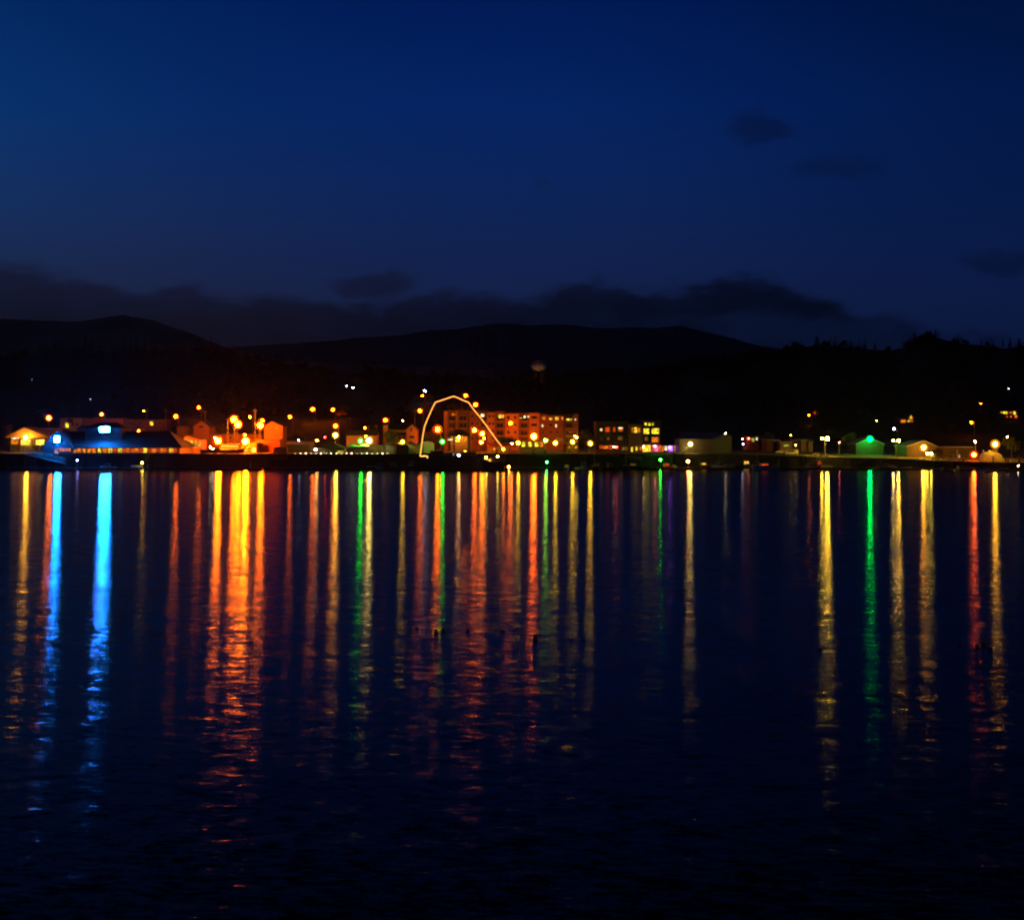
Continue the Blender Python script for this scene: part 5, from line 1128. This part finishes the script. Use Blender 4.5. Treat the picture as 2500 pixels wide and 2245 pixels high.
SK = [(36, 850, 1, 0), (60, 848, 1, 1), (112, 846, 0, 0), (136, 823, 2, 1), (152, 842, 1, 0), (182, 836, 0, 1), (208, 809, 2, 1), (225, 828, 1, 1), (247, 842, 0, 0), (268, 838, 1, 0), (300, 822, 2, 1), (318, 828, 0, 0), (333, 817, 2, 1), (352, 830, 1, 0), (378, 845, 0, 0), (404, 846, 1, 0), (428, 834, 2, 1), (446, 848, 0, 0), (496, 838, 1, 0), (515, 820, 2, 1), (530, 830, 1, 1), (566, 842, 0, 1), (600, 850, 1, 0), (628, 868, 0, 0), (680, 868, 1, 0), (720, 868, 0, 0),
      (1995, 816, 1, 1), (2038, 826, 0, 0), (2075, 826, 0, 0), (2110, 830, 2, 1), (2136, 832, 0, 0), (2232, 806, 1, 0), (2262, 802, 1, 1), (2284, 800, 0, 0), (2338, 812, 2, 1), (2396, 826, 0, 0), (2448, 826, 2, 1), (2466, 820, 0, 0), (2488, 822, 1, 0)]
where = {136: 'tall pointed conifer near the left end of the skyline', 208: 'tallest broad conifer of the left skyline', 333: 'tall conifer in the middle of the left skyline, under the far brown hill', 515: 'tall dark conifer where the left skyline starts to drop', 428: 'pointed conifer in the dip between two tall left skyline trees', 2262: 'crowning tree of the highest knoll on the right skyline', 2338: 'conifer right of the highest knoll on the right skyline', 1995: 'conifer on the first rise of the right skyline'}
for i, (px, pt, k, big) in enumerate(SK):
    Yt = 1092 - (i % 4) * 8; h_ = (14, 12, 16)[k]; zt = Z(pt, Yt); s = max(.5, (zt - ground(px, Yt)) / (h_ * 1.03))
    lf = px < 1000
    plant(protos[k], px, Yt, min(s, 1.9), where.get(px, 'dark conifer in the wooded skyline on the left' if lf else 'dark conifer in the wooded skyline on the right'), 'conifers along the left skyline' if lf else 'conifers along the right skyline', i * 1.7)
for px, Y, s, k, lb in [(957, 640, 1.15, 0, 'dark round tree in front of the church-like house'), (1035, 905, 1.25, 1, 'round tree lit yellow-green by the violet-white lamp'), (878, 985, 1.2, 1, 'dim yellow-green tree below the white hillside lights'), (840, 850, .9, 1, 'red-lit bush-like tree right of the slope lamp'),
                        (1225, 632, .8, 0, 'dark tree at the right foot of the string of lights'), (1244, 636, .9, 1, 'dark tree behind the first yellow globe lamp'), (1058, 668, 1.2, 0, 'dark reddish tree left of the apartment block'), (604, 700, .9, 1, 'dark tree behind the tall orange-lit poles'), (1870, 690, 1.0, 0, 'dim tree between the cottage and the low warehouses'),
                        (1430, 650, 1.3, 1, 'dark tree between the apartment block and the hotel'), (2470, 620, 1.0, 0, 'dim tree behind the stub posts at far right'), (720, 690, 1.1, 1, 'dark tree left of the flared yellow lamp'), (1080, 690, 1.1, 0, 'dark tree behind the large orange lamp'), (2080, 660, 1.2, 1, 'dark tree left of the green-lit barn'), (540, 715, 1.2, 0, 'dark tree behind the long red-lit warehouse')]:
    plant(rp[k], px, Y, s, lb, 'trees among the town buildings', px * .1)
# the wooded hillside, too many trees to count
wd = MB(); rnd = random.Random(5); small = [conifer_mesh(20 + i, 12, 3.6, 34) for i in range(3)]; rsm = [crown_mesh(30 + i, 4.2, 6.5, 1.0, 40, 1.5) for i in range(2)]
for i in range(2300):
    px = rnd.uniform(-350, 2850); Y = 1095 - (rnd.random() ** 1.5) * 340
    if i % 3 == 0: Y = rnd.uniform(1060, 1100)
    if (820 < px < 900 and Y < 1090 and Y > 930) or (1010 < px < 1055 and Y < 950): continue
    if any(abs(px - q_[0]) < 16 for q_ in LP if q_[6] is None) or (2190 < px < 2240 and Y < 1000) or (2430 < px < 2495 and Y < 1090 and Y > 800) or (1965 < px < 2005 and Y < 960): 
        if rnd.random() < .93: continue
    if Y < 800 and rnd.random() < .6: continue
    src = (small + rsm)[rnd.randrange(5)]; s = rnd.uniform(.5, .95); a = rnd.uniform(0, 6.28); ca, sa = math.cos(a) * s, math.sin(a) * s; ox, oy, oz = X(px, Y), Y, ground(px, Y) - .3
    n0 = len(wd.v); wd.v += [Vector((v.x * ca - v.y * sa + ox, v.x * sa + v.y * ca + oy, v.z * s + oz)) for v in src.v]; wd.f += [tuple(k + n0 for k in f) for f in src.f]
woods = part(None, 'woods', wd, M['needle']); woods['kind'] = 'stuff'; woods['label'] = 'dark wooded hillside behind the town'; woods['category'] = 'woods'
# ================================================================ thin harbour haze round the whole place
hz = bpy.data.materials.new('haze'); hz.use_nodes = True; hz.node_tree.nodes.clear()
hv = hz.node_tree.nodes.new('ShaderNodeVolumePrincipled'); ho = hz.node_tree.nodes.new('ShaderNodeOutputMaterial'); hz.node_tree.links.new(hv.outputs[0], ho.inputs['Volume'])
hv.inputs['Density'].default_value = .00001; hv.inputs['Anisotropy'].default_value = .9; hv.inputs['Color'].default_value = (.85, .85, .85, 1)
haze = part(None, 'haze', MB().box(-5200, 5200, -120, 5600, -5, 390), hz); haze['kind'] = 'stuff'
sc.cycles.volume_bounces = 0
